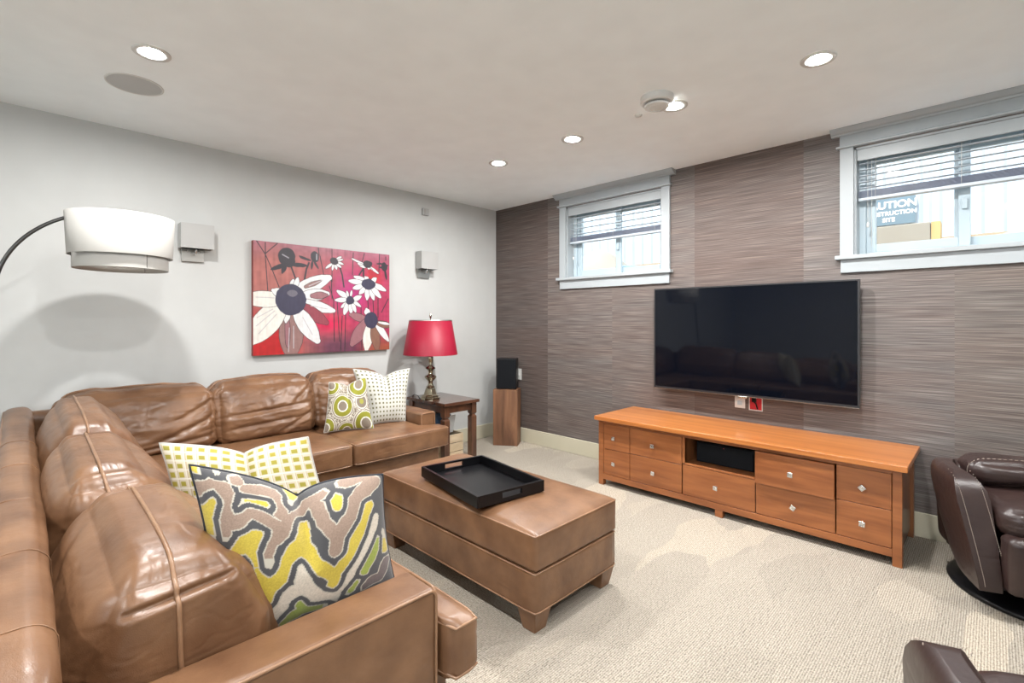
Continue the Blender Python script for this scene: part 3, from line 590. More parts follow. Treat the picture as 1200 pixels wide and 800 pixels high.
cells = [(1.760, 1.982, .278, .464, 0, 1.852), (1.760, 1.982, .088, .275, 0, 1.853), (1.986, 2.378, .281, .464, 0, 2.170), (1.986, 2.378, .088, .278, 0, 2.173),
         (2.386, 2.840, .088, .284, 0, 2.607), (2.846, 3.249, .276, .464, .022, 3.038), (2.846, 3.249, .088, .272, 0, 3.046), (3.255, 3.492, .281, .464, 0, 3.37), (3.255, 3.492, .088, .278, 0, 3.371)]
rots = [0, .1, 0, .05, .05, .05, .5, .78, .1]
for (xa, xb, za, zb, pr, kx), rt in zip(cells, rots):
    d = boxes('drawer', [(cx(xa), cx(xb), FY + .002 - pr, FY + .020 - pr, za, zb), (cx(xa) + .012, cx(xb) - .012, FY + .020 - pr, FY + .35, za + .015, zb - .02)], 'cherry', cb, .002)
    if pr: d['label'] = 'drawer standing slightly open'
    knob(d, cx(kx), (za + zb) / 2 - .004, FY + .002 - pr, rt)
cp = tag(empty('centre_speaker', (2.620, -.42, .2975)), 'wide black centre speaker inside the open cabinet niche', 'speaker')
box('enclosure', -.185, .185, -.02, .20, 0, .135, 'black', cp, .006); box('grille', -.18, .18, -.032, -.02, .005, .130, 'cloth', cp, .008, 3)
lathe('indicator', [(.001, .0), (.003, 0), (.003, .002), (.001, .002)], 'red', cp, 10).matrix_local = Matrix.Translation((0, -.033, .118)) @ Matrix.Rotation(R(90), 4, 'X')

# ---------------------------------------------------------------- corner speaker on its wooden stand
A33 = math.atan2(.137, .206)
st = tag(empty('speaker_stand', (.345, -.165, 0), A33), 'tall square walnut block stand in the room corner', 'stand')
for k, (xa, xb) in enumerate(((-.1235, -.03), (-.03, .06), (.06, .1235))): box('board', xa, xb, -.115, .075, .0, .556, 'walnut', st, .0008)
cr = tag(empty('bookshelf_speaker', (.345, -.165, .556), A33 + .05), 'small black box speaker standing on the walnut block in the corner', 'speaker')
box('cabinet', -.10, .10, -.07, .085, 0, .305, 'black', cr, .004); box('grille', -.096, .096, -.084, -.07, .004, .300, 'cloth', cr, .008, 3)

# ---------------------------------------------------------------- end table, lamp, crate
et = tag(empty('end_table', (.315, -.966, 0)), 'square dark walnut end table between the sofa arm and the corner', 'table')
box('tabletop', -.285, .288, -.195, .195, .520, .547, 'darktop', et, .003)
boxes('apron', [(-.24, .24, -.165, -.145, .455, .520), (-.24, .24, .145, .165, .455, .520), (.235, .255, -.135, .135, .455, .520), (-.255, -.235, -.135, .135, .455, .520)], 'dark', et)
for sx_ in (-1, 1):
    for sy_ in (-1, 1):
        x, y = sx_ * .238, sy_ * .150; bm = bmesh.new()
        def ring(h_, z): return [bm.verts.new((x + a * h_, y + b * h_, z)) for a, b in ((-1, -1), (1, -1), (1, 1), (-1, 1))]
        rg = [ring(h_, z) for h_, z in ((.028, 0), (.028, .395), (.022, .405), (.018, .408), (.018, .414), (.022, .418), (.028, .428), (.028, .520))]
        for P_, Q_ in zip(rg, rg[1:]):
            for k in range(4): bm.faces.new((P_[k], P_[(k + 1) % 4], Q_[(k + 1) % 4], Q_[k]))
        bm.faces.new(rg[0]); bm.faces.new(rg[-1]); obj('leg', bm, 'dark', et)
lp = tag(empty('table_lamp', (.30, -1.085, .547)), 'brass candlestick table lamp with red shade on the end table', 'lamp')
b1 = lathe('foot', [(.001, 0), (.088, 0), (.088, .018), (.078, .022), (.078, .034), (.060, .044), (.052, .070), (.044, .095), (.036, .105)], 'brass', lp, 8, False, ang=R(22))
bevel(b1, .002, 2, False)
sharp(lathe('stem', [(.034, .104), (.040, .110), (.026, .122), (.020, .140), (.022, .158), (.048, .186), (.054, .198), (.050, .206), (.026, .216), (.018, .232), (.024, .256), (.046, .272), (.040, .282), (.020, .292), (.014, .300),
    (.020, .340), (.024, .372), (.018, .392), (.012, .400), (.012, .44)], 'brass', lp, 32), 50)
n6 = 48
sh = lathe('lamp_shade', [(.240, .395), (.188, .700), (.186, .700), (.238, .395), (.240, .395)], 'redshade', lp, n6, close=False)
boxes('harp', [(-.186, .186, -.002, .002, .692, .696), (-.002, .002, -.186, .186, .692, .696), (-.003, .003, -.003, .003, .44, .70)], 'brass', lp)
lathe('rim_band', [(.1895, .694), (.1895, .703), (.186, .703), (.186, .694)], 'nickel', lp, 48, close=False)
lathe('finial', [(.003, .700), (.004, .715), (.010, .730), (.011, .745), (.006, .760), (.001, .764)], 'brass', lp, 16)
lathe('bulb', [(.012, .44), (.03, .50), (.03, .53), (.001, .56)], 'sconceglass', lp, 16)
tube('power_cord', [(-.05, -.07, .003), (-.10, -.05, .003), (-.14, -.04, .02), (-.19, -.04, .025), (-.24, -.03, .004), (-.262, 0, .004)], .003, 'fab_dark', lp)
ck = tag(empty('wooden_crate', (.30, -.97, 0)), 'pale wooden crate of papers and cloth under the end table', 'crate')
for k in range(3):
    for sx_ in (-1, 1): box('slat', sx_ * .17 - .006, sx_ * .17 + .006, -.115, .115, .01 + k * .078, .082 + k * .078, 'crate', ck, .002)
    for sy_ in (-1, 1): box('slat', -.164, .164, sy_ * .115 - .006, sy_ * .115 + .006, .01 + k * .078, .082 + k * .078, 'crate', ck, .002)
box('bottom', -.164, .164, -.109, .109, 0, .012, 'crate', ck)
cl = Puff((.30, -.97, .155), (.28, .17, .12), .05, (.005, .005, .02), .01, seed=4, N=18).build('dark_throw', 'fab_dark', None); tag(cl, 'folded dark cloth stuffed in the crate under the end table', 'cloth')
for k, (dx, rz, mt, lb) in enumerate(((.09, .2, 'magazine', 'pale magazine sticking up out of the crate, at its front'), (.03, -.1, 'magblue', 'blue covered magazine sticking up in the crate behind the pale one'), (-.05, .05, 'bluecloth', 'faded blue magazine at the back of the crate'))):
    g_ = box('magazine', -.004, .004, -.075, .075, 0, .16, mt, None, .001); g_.location = (.30 + dx, -.97, .238); g_.rotation_euler = (0, R(12 - 8 * k), rz); tag(g_, lb, 'magazine', 'magazines in the crate')

# ---------------------------------------------------------------- arc lamp
al = tag(empty('arc_lamp', (.30, -4.75, 0)), 'tall steel arc floor lamp with double white drum shade reaching over the sofa', 'lamp')
SX, SY = .65 - .30, -3.28 + 4.75
lathe('base', [(.001, 0), (.17, 0), (.17, .03), (.16, .04), (.001, .04)], 'steel', al, 48, loc=(SX, SY - .78, 0))
RA = .43; yc = -3.735 + 4.75 + RA
arc = [(SX, 0, .04)]
for k in range(26):
    an = math.pi / 2 * k / 25
    arc.append((SX, yc - RA * math.cos(an), 1.36 + RA * math.sin(an)))
arc[1:1] = [(SX, arc[1][1] * .5, .70)]
arc.append((SX, SY, arc[-1][2] + .002))
arc[0] = (SX, SY - .74, .04); arc[1] = (SX, SY - .60, .70)
tube('arc_pole', arc, .0085, 'steel', al, 10)
ez = 1.785
tube('drop_stem', [(SX, SY, ez + .005), (SX, SY, 1.60)], .006, 'steel', al)
lathe('shade_outer', [(.216, 1.572), (.225, 1.778), (.223, 1.778), (.214, 1.572), (.216, 1.572)], 'linen', al, 64, loc=(SX, SY, 0), close=False)
lathe('shade_inner', [(.197, 1.506), (.197, 1.600), (.195, 1.600), (.195, 1.506), (.197, 1.506)], 'linen', al, 64, loc=(SX, SY, 0), close=False)
lathe('diffuser', [(.001, 1.530), (.150, 1.530), (.150, 1.534), (.001, 1.534)], 'inner', al, 48, loc=(SX, SY, 0))
bm = bmesh.new()
for a in (.4, .4 + 2.094, .4 + 4.189):
    add_tube(bm, [(SX, SY, 1.60), (SX + .214 * math.cos(a), SY + .214 * math.sin(a), 1.60)], .0025, 6); add_tube(bm, [(SX + .196 * math.cos(a), SY + .196 * math.sin(a), 1.60), (SX + .196 * math.cos(a), SY + .196 * math.sin(a), 1.51)], .002, 6)
obj('spider', bm, 'steel', al)
lathe('bulb', [(.012, 1.66), (.028, 1.61), (.03, 1.585), (.018, 1.56), (.001, 1.552)], 'sconceglass', al, 20, loc=(SX, SY, 0))

# ---------------------------------------------------------------- sectional sofa
so = tag(empty('sectional_sofa', (0, 0, 0)), 'large L-shaped brown leather sectional sofa in the left corner', 'sofa')
LE = 'leather'
XA = 2.84          # outer face of the near arm
# base and back frames
def slab(name, pts, z0, z1, bev=.02): return prism(name, pts, 'z', z0, z1, LE, so, bev, 4)
slab('base', [(.05, -1.46), (.93, -1.46), (.93, -2.83), (2.80, -2.83), (2.80, -3.68), (.05, -3.68)], .07, .315, .012)
slab('base_rail', [(.08, -1.445), (.945, -1.445), (.945, -2.815), (2.855, -2.815), (2.855, -3.6), (.08, -3.6)], .075, .20, .012)
for (x, y) in ((.10, -1.52), (.88, -1.52), (.10, -3.62), (2.76, -2.90), (2.76, -3.62), (1.7, -2.90)): box('foot', x - .035, x + .035, y - .035, y + .035, 0, .075, 'dark', so, .004)
def backframe(cx_, cy_, sx_, sy_, top): return Puff((cx_, cy_, (.30 + top) / 2), (sx_, sy_, top - .30), .045, (.004, .004, .003), .004, (2, 2, 2), N=24)
bfa = backframe(.075, -2.575, .12, 2.25, .74); bfa.build('back_frame', LE, so)
def bfwarp(q):
    k = (q[0] + 1.43) / 2.86; return (q[0], q[1], q[2] - .065 * k * max(0, min(1, (q[2] + .24) / .48)))
bfb = Puff((1.435, -3.662, .53), (2.85, .115, .48), .045, (.003, .006, .003), .006, (3, 2, 2), 5, N=44, warp=bfwarp); bfb.build('back_frame', LE, so)
# cross stitching bands on the near back frame
for x in (-.30, 0.0, .30, .60, .86):
    pts = [bfb.at([x, v, w], .0012) for v, w in [(-1, .55 + .45 * k / 6) for k in range(7)] + [(-1 + 2 * k / 8, 1) for k in range(1, 9)] + [(1, 1 - .5 * k / 6) for k in range(1, 7)]]
    tube('frame_seam', pts, .0012, 'welt', so, 5)
tube('frame_piping', [bfb.at([-1 + 2 * k / 60, -1, .93], .001) for k in range(61)], .003, 'welt', so, 6)
# arms
aa = prism('arm', [(-1.44, .09), (-1.44, .555), (-1.565, .555), (-1.565, .09)], 'x', .06, .85, LE, so, .018, 4)
ab = prism('arm', [(XA, .08), (XA, .555), (XA - .135, .555), (XA - .135, .08)], 'y', -3.66, -2.895, LE, so, .016, 4)
def rrect(fn, a0, a1, b0, b1, r=.02, n=5):
    pts = []
    for (ca, cb_, s0) in ((a1 - r, b1 - r, 0), (a0 + r, b1 - r, 1), (a0 + r, b0 + r, 2), (a1 - r, b0 + r, 3)):
        for k in range(n + 1):
            an = (s0 + k / n) * math.pi / 2; pts.append(fn(ca + r * math.cos(an), cb_ + r * math.sin(an)))
    return pts
e_ = .003
for lp_ in [rrect(lambda a, b: (XA - .004 + e_, a, b), -3.65, -2.898, .09, .552), rrect(lambda a, b: (a, -2.897, b), XA - .131, XA - .005, .09, .552),
                     rrect(lambda a, b: (.849, a, b), -1.562, -1.443, .09, .552), rrect(lambda a, b: (a, -1.443, b), .07, .846, .09, .552)]: welts('arm_piping', [lp_], 'welt', so, .0042)
# seat cushions
def seat(x0, x1, y0, y1, warp=None, seed=0, z1=.462):
    p = Puff(((x0 + x1) / 2, (y0 + y1) / 2, (.315 + z1) / 2), (x1 - x0, y1 - y0, z1 - .315), .026, (.004, .004, .016), .004, (3, 3, 3), seed, warp=warp, N=44)
    c = p.build('seat_cushion', LE, so); welts('piping', [p.loop(2, .90, 80, .001), p.loop(2, -.90, 80, .001)], 'welt', c, .004)
    return c
def warpA(q, cx_=(.17 + .985) / 2, cy_=(-2.16 - 1.405) / 2):     # T cushion of the far arm
    x, y, z = q[0] + cx_, q[1] + cy_, q[2]
    lim = -1.58 + (.17) * max(0, min(1, (x - .845) / .03)); y = min(y, lim) if y > -1.75 else y
    return (x - cx_, y - cy_, z)
def warpB(q, cx_=(1.86 + 2.885) / 2, cy_=(-3.58 - 2.785) / 2):
    x, y, z = q[0] + cx_, q[1] + cy_, q[2]
    lim = (XA - .145) + .185 * max(0, min(1, (y + 2.90) / .03)); x = min(x, lim) if x > 2.5 else x
    return (x - cx_, y - cy_, z)
seat(.17, .985, -2.16, -1.405, warpA, 1)
seat(.17, .985, -2.83, -2.165, None, 2)
seat(.17, .985, -3.58, -2.835, None, 3)
seat(.99, 1.855, -3.58, -2.785, None, 4)
seat(1.86, 2.885, -3.58, -2.785, warpB, 5)
# back cushions: boxed pillows with a welt round their middle
def backc(x0, x1, y0, y1, top, lean_axis, lean, seed, N=34, wr=.02, welt=True, taper=.22, slope=0, crease=()):
    c = ((x0 + x1) / 2, (y0 + y1) / 2, (.455 + top) / 2)
    def warp(q):
        k = (q[2] + (top - .455) / 2) / (top - .455); q = Vector(q)
        q[lean_axis] *= 1 - taper * max(0, k - .45) / .55
        q[lean_axis] -= lean * (k - .35)
        if lean_axis == 1: q[2] -= slope * (q[0] / (x1 - x0)) * max(0, k)
        return q
    th = 0 if lean_axis == 0 else 1
    pf = [.02, .02, .028]; pf[lean_axis] = .035
    p = Puff(c, (x1 - x0, y1 - y0, top - .455), .07, pf, wr, (4, 4, 7) if lean_axis else (4, 4, 8), seed, warp=warp, N=N, crease=crease)
    o = p.build('back_cushion', LE, so)
    if welt: welts('piping', [p.loop(lean_axis, -.1, 120, .003)], 'welt', o, .0048)
    return o
backc(.12, .44, -2.165, -1.60, .835, 0, .05, 1, 50, .014, crease=[((1, -.9, .7), (1, -.2, .3), .012, .07), ((1, -.95, -.1), (1, .2, -.35), .012, .07)])
backc(.12, .45, -2.79, -2.17, .835, 0, .05, 12, 56, .014, crease=[((1, -.9, -.05), (1, .8, .15), .014, .06), ((1, -.8, -.45), (1, .6, -.3), .012, .06), ((1, .2, -.75), (1, .95, -.1), .012, .06), ((1, .95, .8), (1, .5, .2), .01, .06)])
backc(.12, .45, -3.52, -2.795, .825, 0, .05, 3, 56, .013, crease=[((1, .98, .6), (1, .45, .1), .014, .06), ((1, .98, .1), (1, .2, -.5), .014, .06), ((1, .95, -.5), (1, -.2, -.75), .012, .06), ((1, .1, .8), (1, .0, .0), .008, .07)])
backc(.55, 1.36, -3.59, -3.27, .835, 1, .04, 14, 34, .009, taper=.45, slope=.03)
backc(1.365, 2.04, -3.59, -3.24, .79, 1, .08, 5, 60, .005, taper=.45, slope=.03, crease=[((-.7, .9, 1), (-.7, -.9, 1), .012, .06), ((.75, .9, 1), (.75, -.9, 1), .010, .06), ((.1, 1, .95), (.45, 1, -.2), .008, .07), ((-.4, 1, .95), (-.3, 1, .0), .007, .07)])
backc(2.045, 2.69, -3.59, -3.225, .745, 1, .02, 16, 76, .004, taper=.42, slope=.02, crease=[((1, -.75, .66), (1, .8, .80), .012, .05), ((-.55, -1, .9), (-.1, -1, .2), .006, .07), ((-.75, .9, 1), (-.75, -.9, 1), .012, .06), ((.2, 1, .9), (.5, 1, -.1), .008, .06), ((-.3, 1, .95), (-.45, 1, .2), .007, .06)])

# ---------------------------------------------------------------- ottoman
ot = tag(empty('ottoman', (2.02, -1.955, 0)), 'long brown leather ottoman in front of the sofa', 'ottoman')
ox_, oy_ = .57, .285
pb = Puff((0, 0, .17), (2 * ox_, 2 * oy_, .17), .014, (.002, .002, 0), .0015, (2, 2, 2), N=16); pb.build('base', LE, ot)
plid = Puff((0, 0, .330), (2 * ox_ + .006, 2 * oy_ + .006, .150), .016, (.003, .003, .026), .002, (2, 2, 2), 4, N=40); plid.build('lid', LE, ot)
welts('piping', [pb.loop(2, -.9, 80, .001), pb.loop(2, .93, 80, .001), plid.loop(2, .91, 80, .001)], 'welt', ot, .0035)
for sx_ in (-1, 1):
    for sy_ in (-1, 1):
        bm = bmesh.new(); x, y = sx_ * (ox_ - .005), sy_ * (oy_ - .005)
        T_ = [(x, y), (x - sx_ * .10, y), (x - sx_ * .10, y - sy_ * .10), (x, y - sy_ * .10)]; B_ = [(x - sx_ * .018, y - sy_ * .018), (x - sx_ * .085, y - sy_ * .018), (x - sx_ * .085, y - sy_ * .085), (x - sx_ * .018, y - sy_ * .085)]
        t_ = [bm.verts.new((*p, .09)) for p in T_]; b_ = [bm.verts.new((*p, 0)) for p in B_]
        bm.faces.new(t_); bm.faces.new(b_)
        for k in range(4): bm.faces.new((t_[k], t_[(k + 1) % 4], b_[(k + 1) % 4], b_[k]))
        o = obj('foot', bm, LE, ot); bevel(o, .003, 2)

# tray on the ottoman
tr = tag(empty('serving_tray', (2.043, -2.042, .4335), R(-9)), 'black rectangular serving tray with handle slots on the ottoman', 'tray')
a, b = .272, .188
box('tray_floor', -a + .01, a - .01, -b + .01, b - .01, .0, .008, 'blackwood', tr)
for s_ in (-1, 1):
    y0, y1 = sorted((s_ * b, s_ * (b - .014))); box('side', -a, a, y0, y1, 0, .052, 'blackwood', tr, .0015)
    x0, x1 = sorted((s_ * a, s_ * (a - .014)))
    boxes('handle_side', [(x0, x1, -b + .014, b - .014, 0, .018), (x0, x1, -b + .014, b - .014, .042, .052), (x0, x1, -b + .014, -.055, .018, .042), (x0, x1, .055, b - .014, .018, .042)], 'blackwood', tr)

# ---------------------------------------------------------------- throw pillows
def pillow(name, corners, thick, fn, mat, label, chop=(0, .12), N=90, piping=None, rim=.06, normal_flip=False):
    BL, BR, TR, TL = [Vector(c) for c in corners]
    c0 = (BL + BR + TR + TL) / 4; root = tag(empty(name, tuple((BL + BR) / 2)), label, 'pillow')
    nrm = ((BR - BL + TR - TL).cross(TL - BL + TR - BR)).normalized()
    def pos(u, v, side):
        k = abs(u); kv = abs(v)
        uu = u * (1 - rim * (1 - v * v) * k * k) ; vv = v * (1 - rim * (1 - u * u) * kv * kv)
        cut = 0
        if chop[1]:
            cut = chop[1] * math.exp(-abs(u - chop[0]) / .33) * max(0, (v + 1) / 2) ** 2.2
        vv -= cut
        s, t = (uu + 1) / 2, (vv + 1) / 2
        p = (BL * (1 - s) + BR * s) * (1 - t) + (TL * (1 - s) + TR * s) * t
        th = thick * (max(0, (1 - u ** 4)) * max(0, (1 - v ** 4))) ** .5 * (.55 + .45 * (1 - u * u) * (1 - v * v))
        if chop[1]:   # crease running down from the notch
            th *= 1 - .55 * math.exp(-((u - chop[0]) / .10) ** 2) * max(0, (v + .2) / 1.2)
        th += .004 * noise.noise(Vector((u * 3, v * 3, side * 5 + len(name)))) * (1 - u * u)
        return p + nrm * side * th - root.location
    verts = []; cols = []; idx = {}
    def gv(i, j, side):
        edge = i in (0, N) or j in (0, N); key = (i, j, 0 if edge else side)
        if key not in idx:
            u, v = 2 * i / N - 1, 2 * j / N - 1; q = pos(u, v, 0 if edge else side); idx[key] = len(verts); verts.append(tuple(q)); cols.extend((*fn(u, v, side), 1.0))
        return idx[key]
    faces = []
    for side in (1, -1):
        for i in range(N):
            for j in range(N):
                f = (gv(i, j, side), gv(i + 1, j, side), gv(i + 1, j + 1, side), gv(i, j + 1, side)); faces.append(f if side > 0 else f[::-1])
    me = bpy.data.meshes.new('cover'); me.from_pydata(verts, [], faces); at_ = me.color_attributes.new('col', 'FLOAT_COLOR', 'POINT'); at_.data.foreach_set('color', np.array(cols, dtype=np.float32))
    o = link('cover', me, mat, root, True)
    if piping:
        E_ = [(-1 + 2 * k / 40, -1) for k in range(40)] + [(1, -1 + 2 * k / 40) for k in range(40)] + [(1 - 2 * k / 40, 1) for k in range(40)] + [(-1, 1 - 2 * k / 40) for k in range(40)]
        tube('piping', [pos(u, v, 0) for u, v in E_], .0035, piping, root, 6, True)
    return root
CAMO = [["T",0.058,[[-0.99,0.711],[-0.925,0.831],[-0.835,0.87],[-0.755,0.84],[-0.715,0.659],[-0.772,0.505],[-0.831,0.31],[-0.872,0.162]]],["T",0.053,[[-0.813,0.368],[-0.68,0.435],[-0.558,0.577],[-0.459,0.543],[-0.361,0.462],[-0.272,0.402],[-0.213,0.412]]],["T",0.053,[[-0.137,0.55],[-0.281,0.328],[-0.4,0.208],[-0.478,0.081],[-0.489,-0.065]]],["Y",0.058,[[-0.886,0.621],[-0.963,0.449],[-0.915,0.222],[-0.862,0.028]]],["Y",0.04,[[-0.646,0.613],[-0.537,0.7],[-0.359,0.676]]],["Y",0.045,[[-0.979,0.95],[-0.929,0.917]]],["Y",0.04,[[-0.803,0.935],[-0.719,0.992]]],["T",0.049,[[-0.676,0.958],[-0.612,0.917]]],["T",0.053,[[-0.531,0.812],[-0.377,0.852],[-0.219,0.853],[-0.259,0.577]]],["Y",0.045,[[-0.088,1.007],[-0.153,0.779]]],["T",0.045,[[-0.137,0.55],[0.037,0.8],[0.311,0.87],[0.638,0.974],[0.919,1.068]]],["Y",0.058,[[-0.791,0.095],[-0.661,0.18],[-0.506,0.277],[-0.573,0.091],[-0.547,-0.17],[-0.494,-0.334],[-0.504,-0.473]]],["Y",0.058,[[-0.494,-0.334],[-0.28,-0.103],[-0.171,0.141],[-0.09,0.226],[-0.059,0.484]]],["Y",0.062,[[-0.094,0.199],[-0.004,-0.091],[0.114,-0.231],[0.198,-0.352],[0.176,-0.42]]],["Y",0.058,[[0.186,-0.3],[0.401,-0.07],[0.587,0.296],[0.713,0.559]]],["T",0.058,[[0.131,0.709],[0.158,0.455],[0.261,0.221],[0.24,0.03]]],["T",0.067,[[0.276,0.244],[0.491,0.432],[0.582,0.668],[0.849,0.924]]],["C",0.058,[[-0.162,-0.115],[-0.151,-0.351],[-0.358,-0.492],[-0.457,-0.628],[-0.514,-0.768]]],["C",0.062,[[-0.139,-0.389],[-0.017,-0.556],[0.151,-0.63],[0.194,-0.618]]],["C",0.04,[[0.166,-0.657],[0.322,-0.383],[0.537,-0.096],[0.701,0.105],[0.803,0.357]]],["C",0.04,[[-0.681,-0.047],[-0.661,-0.393],[-0.6,-0.584],[-0.523,-0.726]]],["G",0.04,[[-0.21,-0.573],[-0.186,-0.7],[-0.077,-0.7],[0.068,-0.698]]],["G",0.045,[[-0.183,-0.68],[-0.314,-0.756],[-0.421,-0.821]]],["Y",0.049,[[0.341,0.637],[0.363,0.842]]],["G",0.045,[[0.536,-0.355],[0.698,-0.164],[0.82,0.049]]],["G",0.04,[[0.276,-0.641],[0.435,-0.511]]],["Y",0.04,[[0.882,0.083],[0.905,-0.198]]],["M",0.049,[[0.516,-0.581],[0.752,-0.533],[0.903,-0.335]]],["G",0.045,[[-0.832,-0.712],[-0.711,-0.802]]],["Y",0.053,[[0.099,-1.493],[0.359,-1.261],[0.571,-1.096]]],["T",0.053,[[-0.419,-1.353],[-0.219,-1.142],[0.07,-1.094]]],["C",0.053,[[-0.863,-0.432],[-0.891,-0.242]]]]
CC = {'Y': (.50, .39, .045), 'T': (.27, .19, .145), 'C': (.56, .50, .42), 'G': (.27, .33, .05), 'M': (.12, .09, .09)}
def camo_fn():
    N = 200; g = np.linspace(-1, 1, N + 1); U, V = np.meshgrid(g, g, indexing='ij')
    Es = {c: np.full(U.shape, 9.) for c in CC}
    for c, w, pts in CAMO:
        D = Es[c]
        for p, q in zip(pts, pts[1:]):
            dx, dy = q[0] - p[0], q[1] - p[1]; h = np.clip(((U - p[0]) * dx + (V - p[1]) * dy) / (dx * dx + dy * dy + 1e-9), 0, 1); D = np.minimum(D, np.hypot(U - p[0] - h * dx, V - p[1] - h * dy) - w * 1.55)
        Es[c] = D
    keys = list(Es); A = np.stack([Es[k] for k in keys], -1) + (.012 * np.sin(U * 23) * np.cos(V * 19))[..., None]
    srt = np.sort(A, -1); best = srt[..., 0]; gap = srt[..., 1] - best; win = np.argmin(A, -1)
    inside = np.minimum(-best, (gap - .058) / 2)
    col = np.ones((N + 1, N + 1, 3)) * np.array((.055, .055, .060)); rn = np.random.RandomState(1).rand(N + 1, N + 1)
    pal = np.array([CC[k] for k in keys])[win] * (.86 + .28 * rn)[..., None]
    col = np.where((inside > 0)[..., None], pal, col); col = np.where(((inside > -.004) & (inside < .009))[..., None], np.array((.46, .43, .36)), col)
    def fn(u, v, side):
        if side < 0: u = -u
        c = col[int(round((u + 1) / 2 * N)), int(round((v + 1) / 2 * N))]; return tuple(float(t) for t in c)
    return fn
def lattice_fn(u, v, side):
    n = 13; x = (u + 1) / 2 * n; y = (v + 1) / 2 * n; fx, fy = x % 1, y % 1
    if .26 < fx < .80 and .24 < fy < .76:
        r_ = noise.noise(Vector((int(x) * 3.1, int(y) * 2.7, 1))); return (.30 + .08 * r_, .26 + .05 * r_, .035)
    if fy < .10 or fx < .07: return (.66, .63, .56)
    if abs(fx - .13) < .04: return (.42, .34, .23)
    return (.55, .49, .37)
def dot_fn(u, v, side):
    n = 13; fx, fy = ((u + 1) / 2 * n) % 1, ((v + 1) / 2 * n) % 1
    return (.13, .12, .045) if (.32 < fx < .68 and .32 < fy < .68) else (.56, .56, .51)
CIR = [(-.28, -.02, .46), (.55, .80, .50), (.62, .08, .30), (.72, -.78, .50), (-1.0, -.85, .42), (-.10, -1.05, .36), (-.85, .85, .40)]
def circle_fn(u, v, side):
    for i, (a, b, r_) in enumerate(CIR):
        d = math.hypot(u - a, v - b) / r_
        if d < 1:
            if i == 2: return (.33, .32, .06) if d < .35 else ((.22, .18, .14) if d < .84 else (.72, .70, .62))
            if d < .42: return (.22, .18, .14)
            if d < .52: return (.75, .74, .66)
            if d < .92: return (.26, .26, .025)
            return (.75, .74, .66)
        if d < 1.10: return (.24, .19, .15)
        if d < 1.17: return (.70, .68, .60)
    n = noise.noise(Vector((u * 9, v * 9, 2))); return (.66, .63, .55) if abs(n) < .10 else (.24, .20, .15)
pillow('throw_pillow', [(2.60, -3.33, .475), (2.66, -2.90, .472), (2.63, -2.93, .81), (2.505, -3.37, .905)], .095, camo_fn(), 'camo',
       'velvet pillow with yellow, taupe and grey interlocking shapes on the near end of the sofa', (-.02, .30), 200, 'fab_dark')
pillow('throw_pillow', [(2.06, -3.29, .475), (2.27, -2.87, .472), (2.145, -2.94, .835), (1.912, -3.33, .842)], .085, lattice_fn, 'weave',
       'cream pillow with woven grid of olive squares behind the yellow and grey one', (.05, .20), 180, 'linen')
pillow('throw_pillow', [(.60, -1.87, .475), (.66, -1.58, .475), (.585, -1.49, .868), (.42, -1.885, .880)], .075, dot_fn, 'weave',
       'white pillow with small dark square dots against the far sofa arm', (.08, .28), 156, 'linen')
pillow('throw_pillow', [(.60, -2.19, .475), (.72, -1.88, .475), (.64, -1.90, .835), (.53, -2.12, .810)], .065, circle_fn, 'weave',
       'olive and brown pillow with circle pattern in front of the dotted one', (-.02, .22), 150, 'linen')

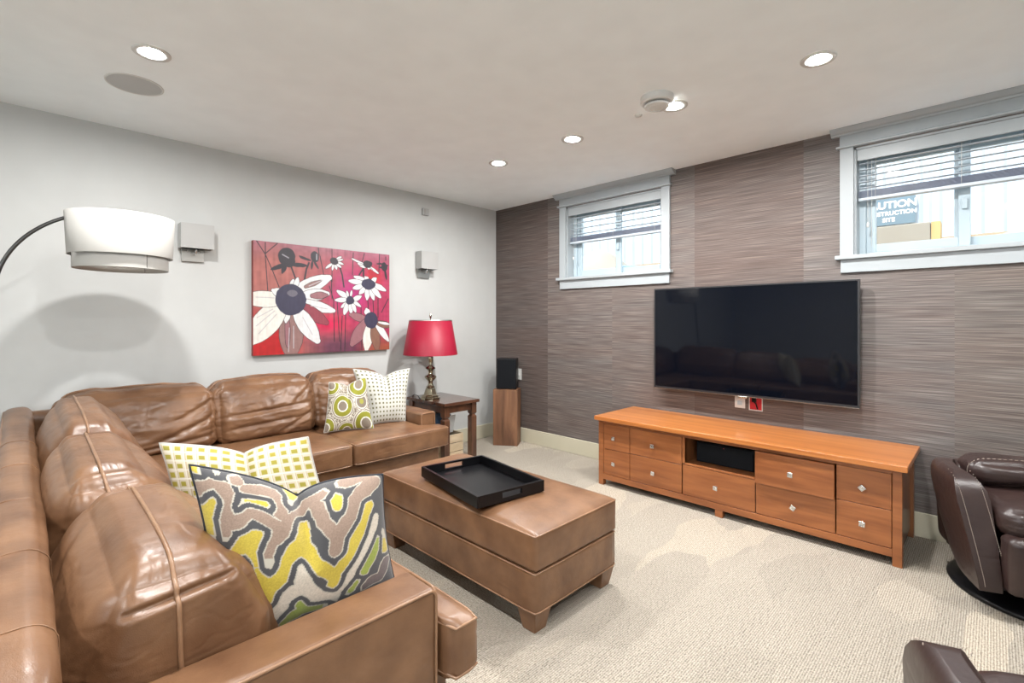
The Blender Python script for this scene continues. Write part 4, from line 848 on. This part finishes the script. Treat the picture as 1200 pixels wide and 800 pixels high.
# ---------------------------------------------------------------- swivel recliners
def recliner(loc, rz, label):
    t = tag(empty('swivel_recliner', loc, rz), label, 'armchair', 'dark brown leather swivel recliners')
    lathe('swivel_base', [(.001, 0), (.36, 0), (.365, .012), (.35, .022), (.001, .026)], 'black', t, 64, loc=(0, .06, 0))
    lathe('column', [(.09, .02), (.09, .10), (.001, .10)], 'black', t, 24, loc=(0, .06, 0))
    DLm = 'darkleather'
    box('underframe', -.30, .30, -.18, .30, .10, .16, 'black', t)
    # arms: panels that flare to the top and sweep forward at the foot, outer skin, top and front in one
    for s in (-1, 1):
        bm = bmesh.new(); rings = []
        prof = [(.11, -.240, .10), (.16, -.238, .16), (.28, -.210, .22), (.40, -.175, .25), (.46, -.155, .26), (.50, -.138, .26), (.53, -.115, .25), (.55, -.085, .23), (.562, -.04, .18)]
        for (z, yf, yr) in prof:
            xo = .385 + .055 * min(1, (z - .10) / .45); xi = xo - .075 - .045 * min(1, (z - .10) / .40)
            ins = .05 * (1 - math.sqrt(max(0, 1 - (max(0, z - .455) / .109) ** 2))); xo -= ins; xi += ins
            n = 10; ring = []
            for k in range(n + 1): ring.append((xo - .05 * (k / n) ** 3, yf + (yr - yf) * k / n))
            for k in range(n + 1): ring.append((xi - .05 * ((n - k) / n) ** 3, yr + (yf - yr) * k / n))
            rings.append([bm.verts.new((s * x, y, z)) for x, y in ring])
        for A_, B_ in zip(rings, rings[1:]):
            for k in range(len(A_)): bm.faces.new((A_[k], A_[(k + 1) % len(A_)], B_[(k + 1) % len(A_)], B_[k]))
        bm.faces.new(rings[0]); bm.faces.new(rings[-1])
        arm = obj('arm', bm, DLm, t); bevel(arm, .014, 4)
        bm = bmesh.new()
        for xx, dy in ((-.020, .012), (-.098, .004)):
            for z_ in np.linspace(.13, .56, 58):
                yf = np.interp(z_, [p[0] for p in prof], [p[1] for p in prof]); xo = .385 + .055 * min(1, (z_ - .10) / .45)
                p0 = Vector((s * (xo + xx), yf - .0015, z_)); add_tube(bm, [p0, p0 + Vector((0, 0, .0045))], .0011, 4)
        obj('stitching', bm, 'thread', arm)['kind'] = 'stuff'
    Puff((0, .0, .395), (.60, .46, .13), .05, (.004, .02, .02), .010, (4, 4, 3), 2, N=24).build('seat_cushion', DLm, t)
    Puff((0, -.235, .235), (.615, .10, .235), .028, (.0, .012, .004), .006, (3, 3, 3), 3, N=24).build('footrest', DLm, t)
    bk = Puff((0, .20, .33), (.70, .20, .44), .08, (.01, .02, .01), .008, (3, 3, 3), 5, N=24); bk.build('back_shell', DLm, t)
    pd = Puff((.0, .13, .535), (.60, .20, .115), .055, (.004, .02, .012), .008, (3, 3, 3), 6, N=28); p_ = pd.build('back_pad', DLm, t)
    bm = bmesh.new(); lp_ = pd.loop(1, -.55, 120, .0008)
    for k in range(0, len(lp_)):
        a_, b_ = lp_[k], lp_[(k + 1) % len(lp_)]; add_tube(bm, [a_, a_ + (b_ - a_) * .55], .0012, 4)
    obj('stitching', bm, 'thread', p_)['kind'] = 'stuff'
    return t
ch = recliner((4.08, -.445, 0), R(23), 'dark brown leather swivel recliner beside the media cabinet')
c2 = copy_tree(ch); c2.location = (4.165, -2.215, 0); c2.rotation_euler = (0, 0, R(200)); c2['label'] = 'dark brown leather recliner cut off at the bottom edge of the picture'
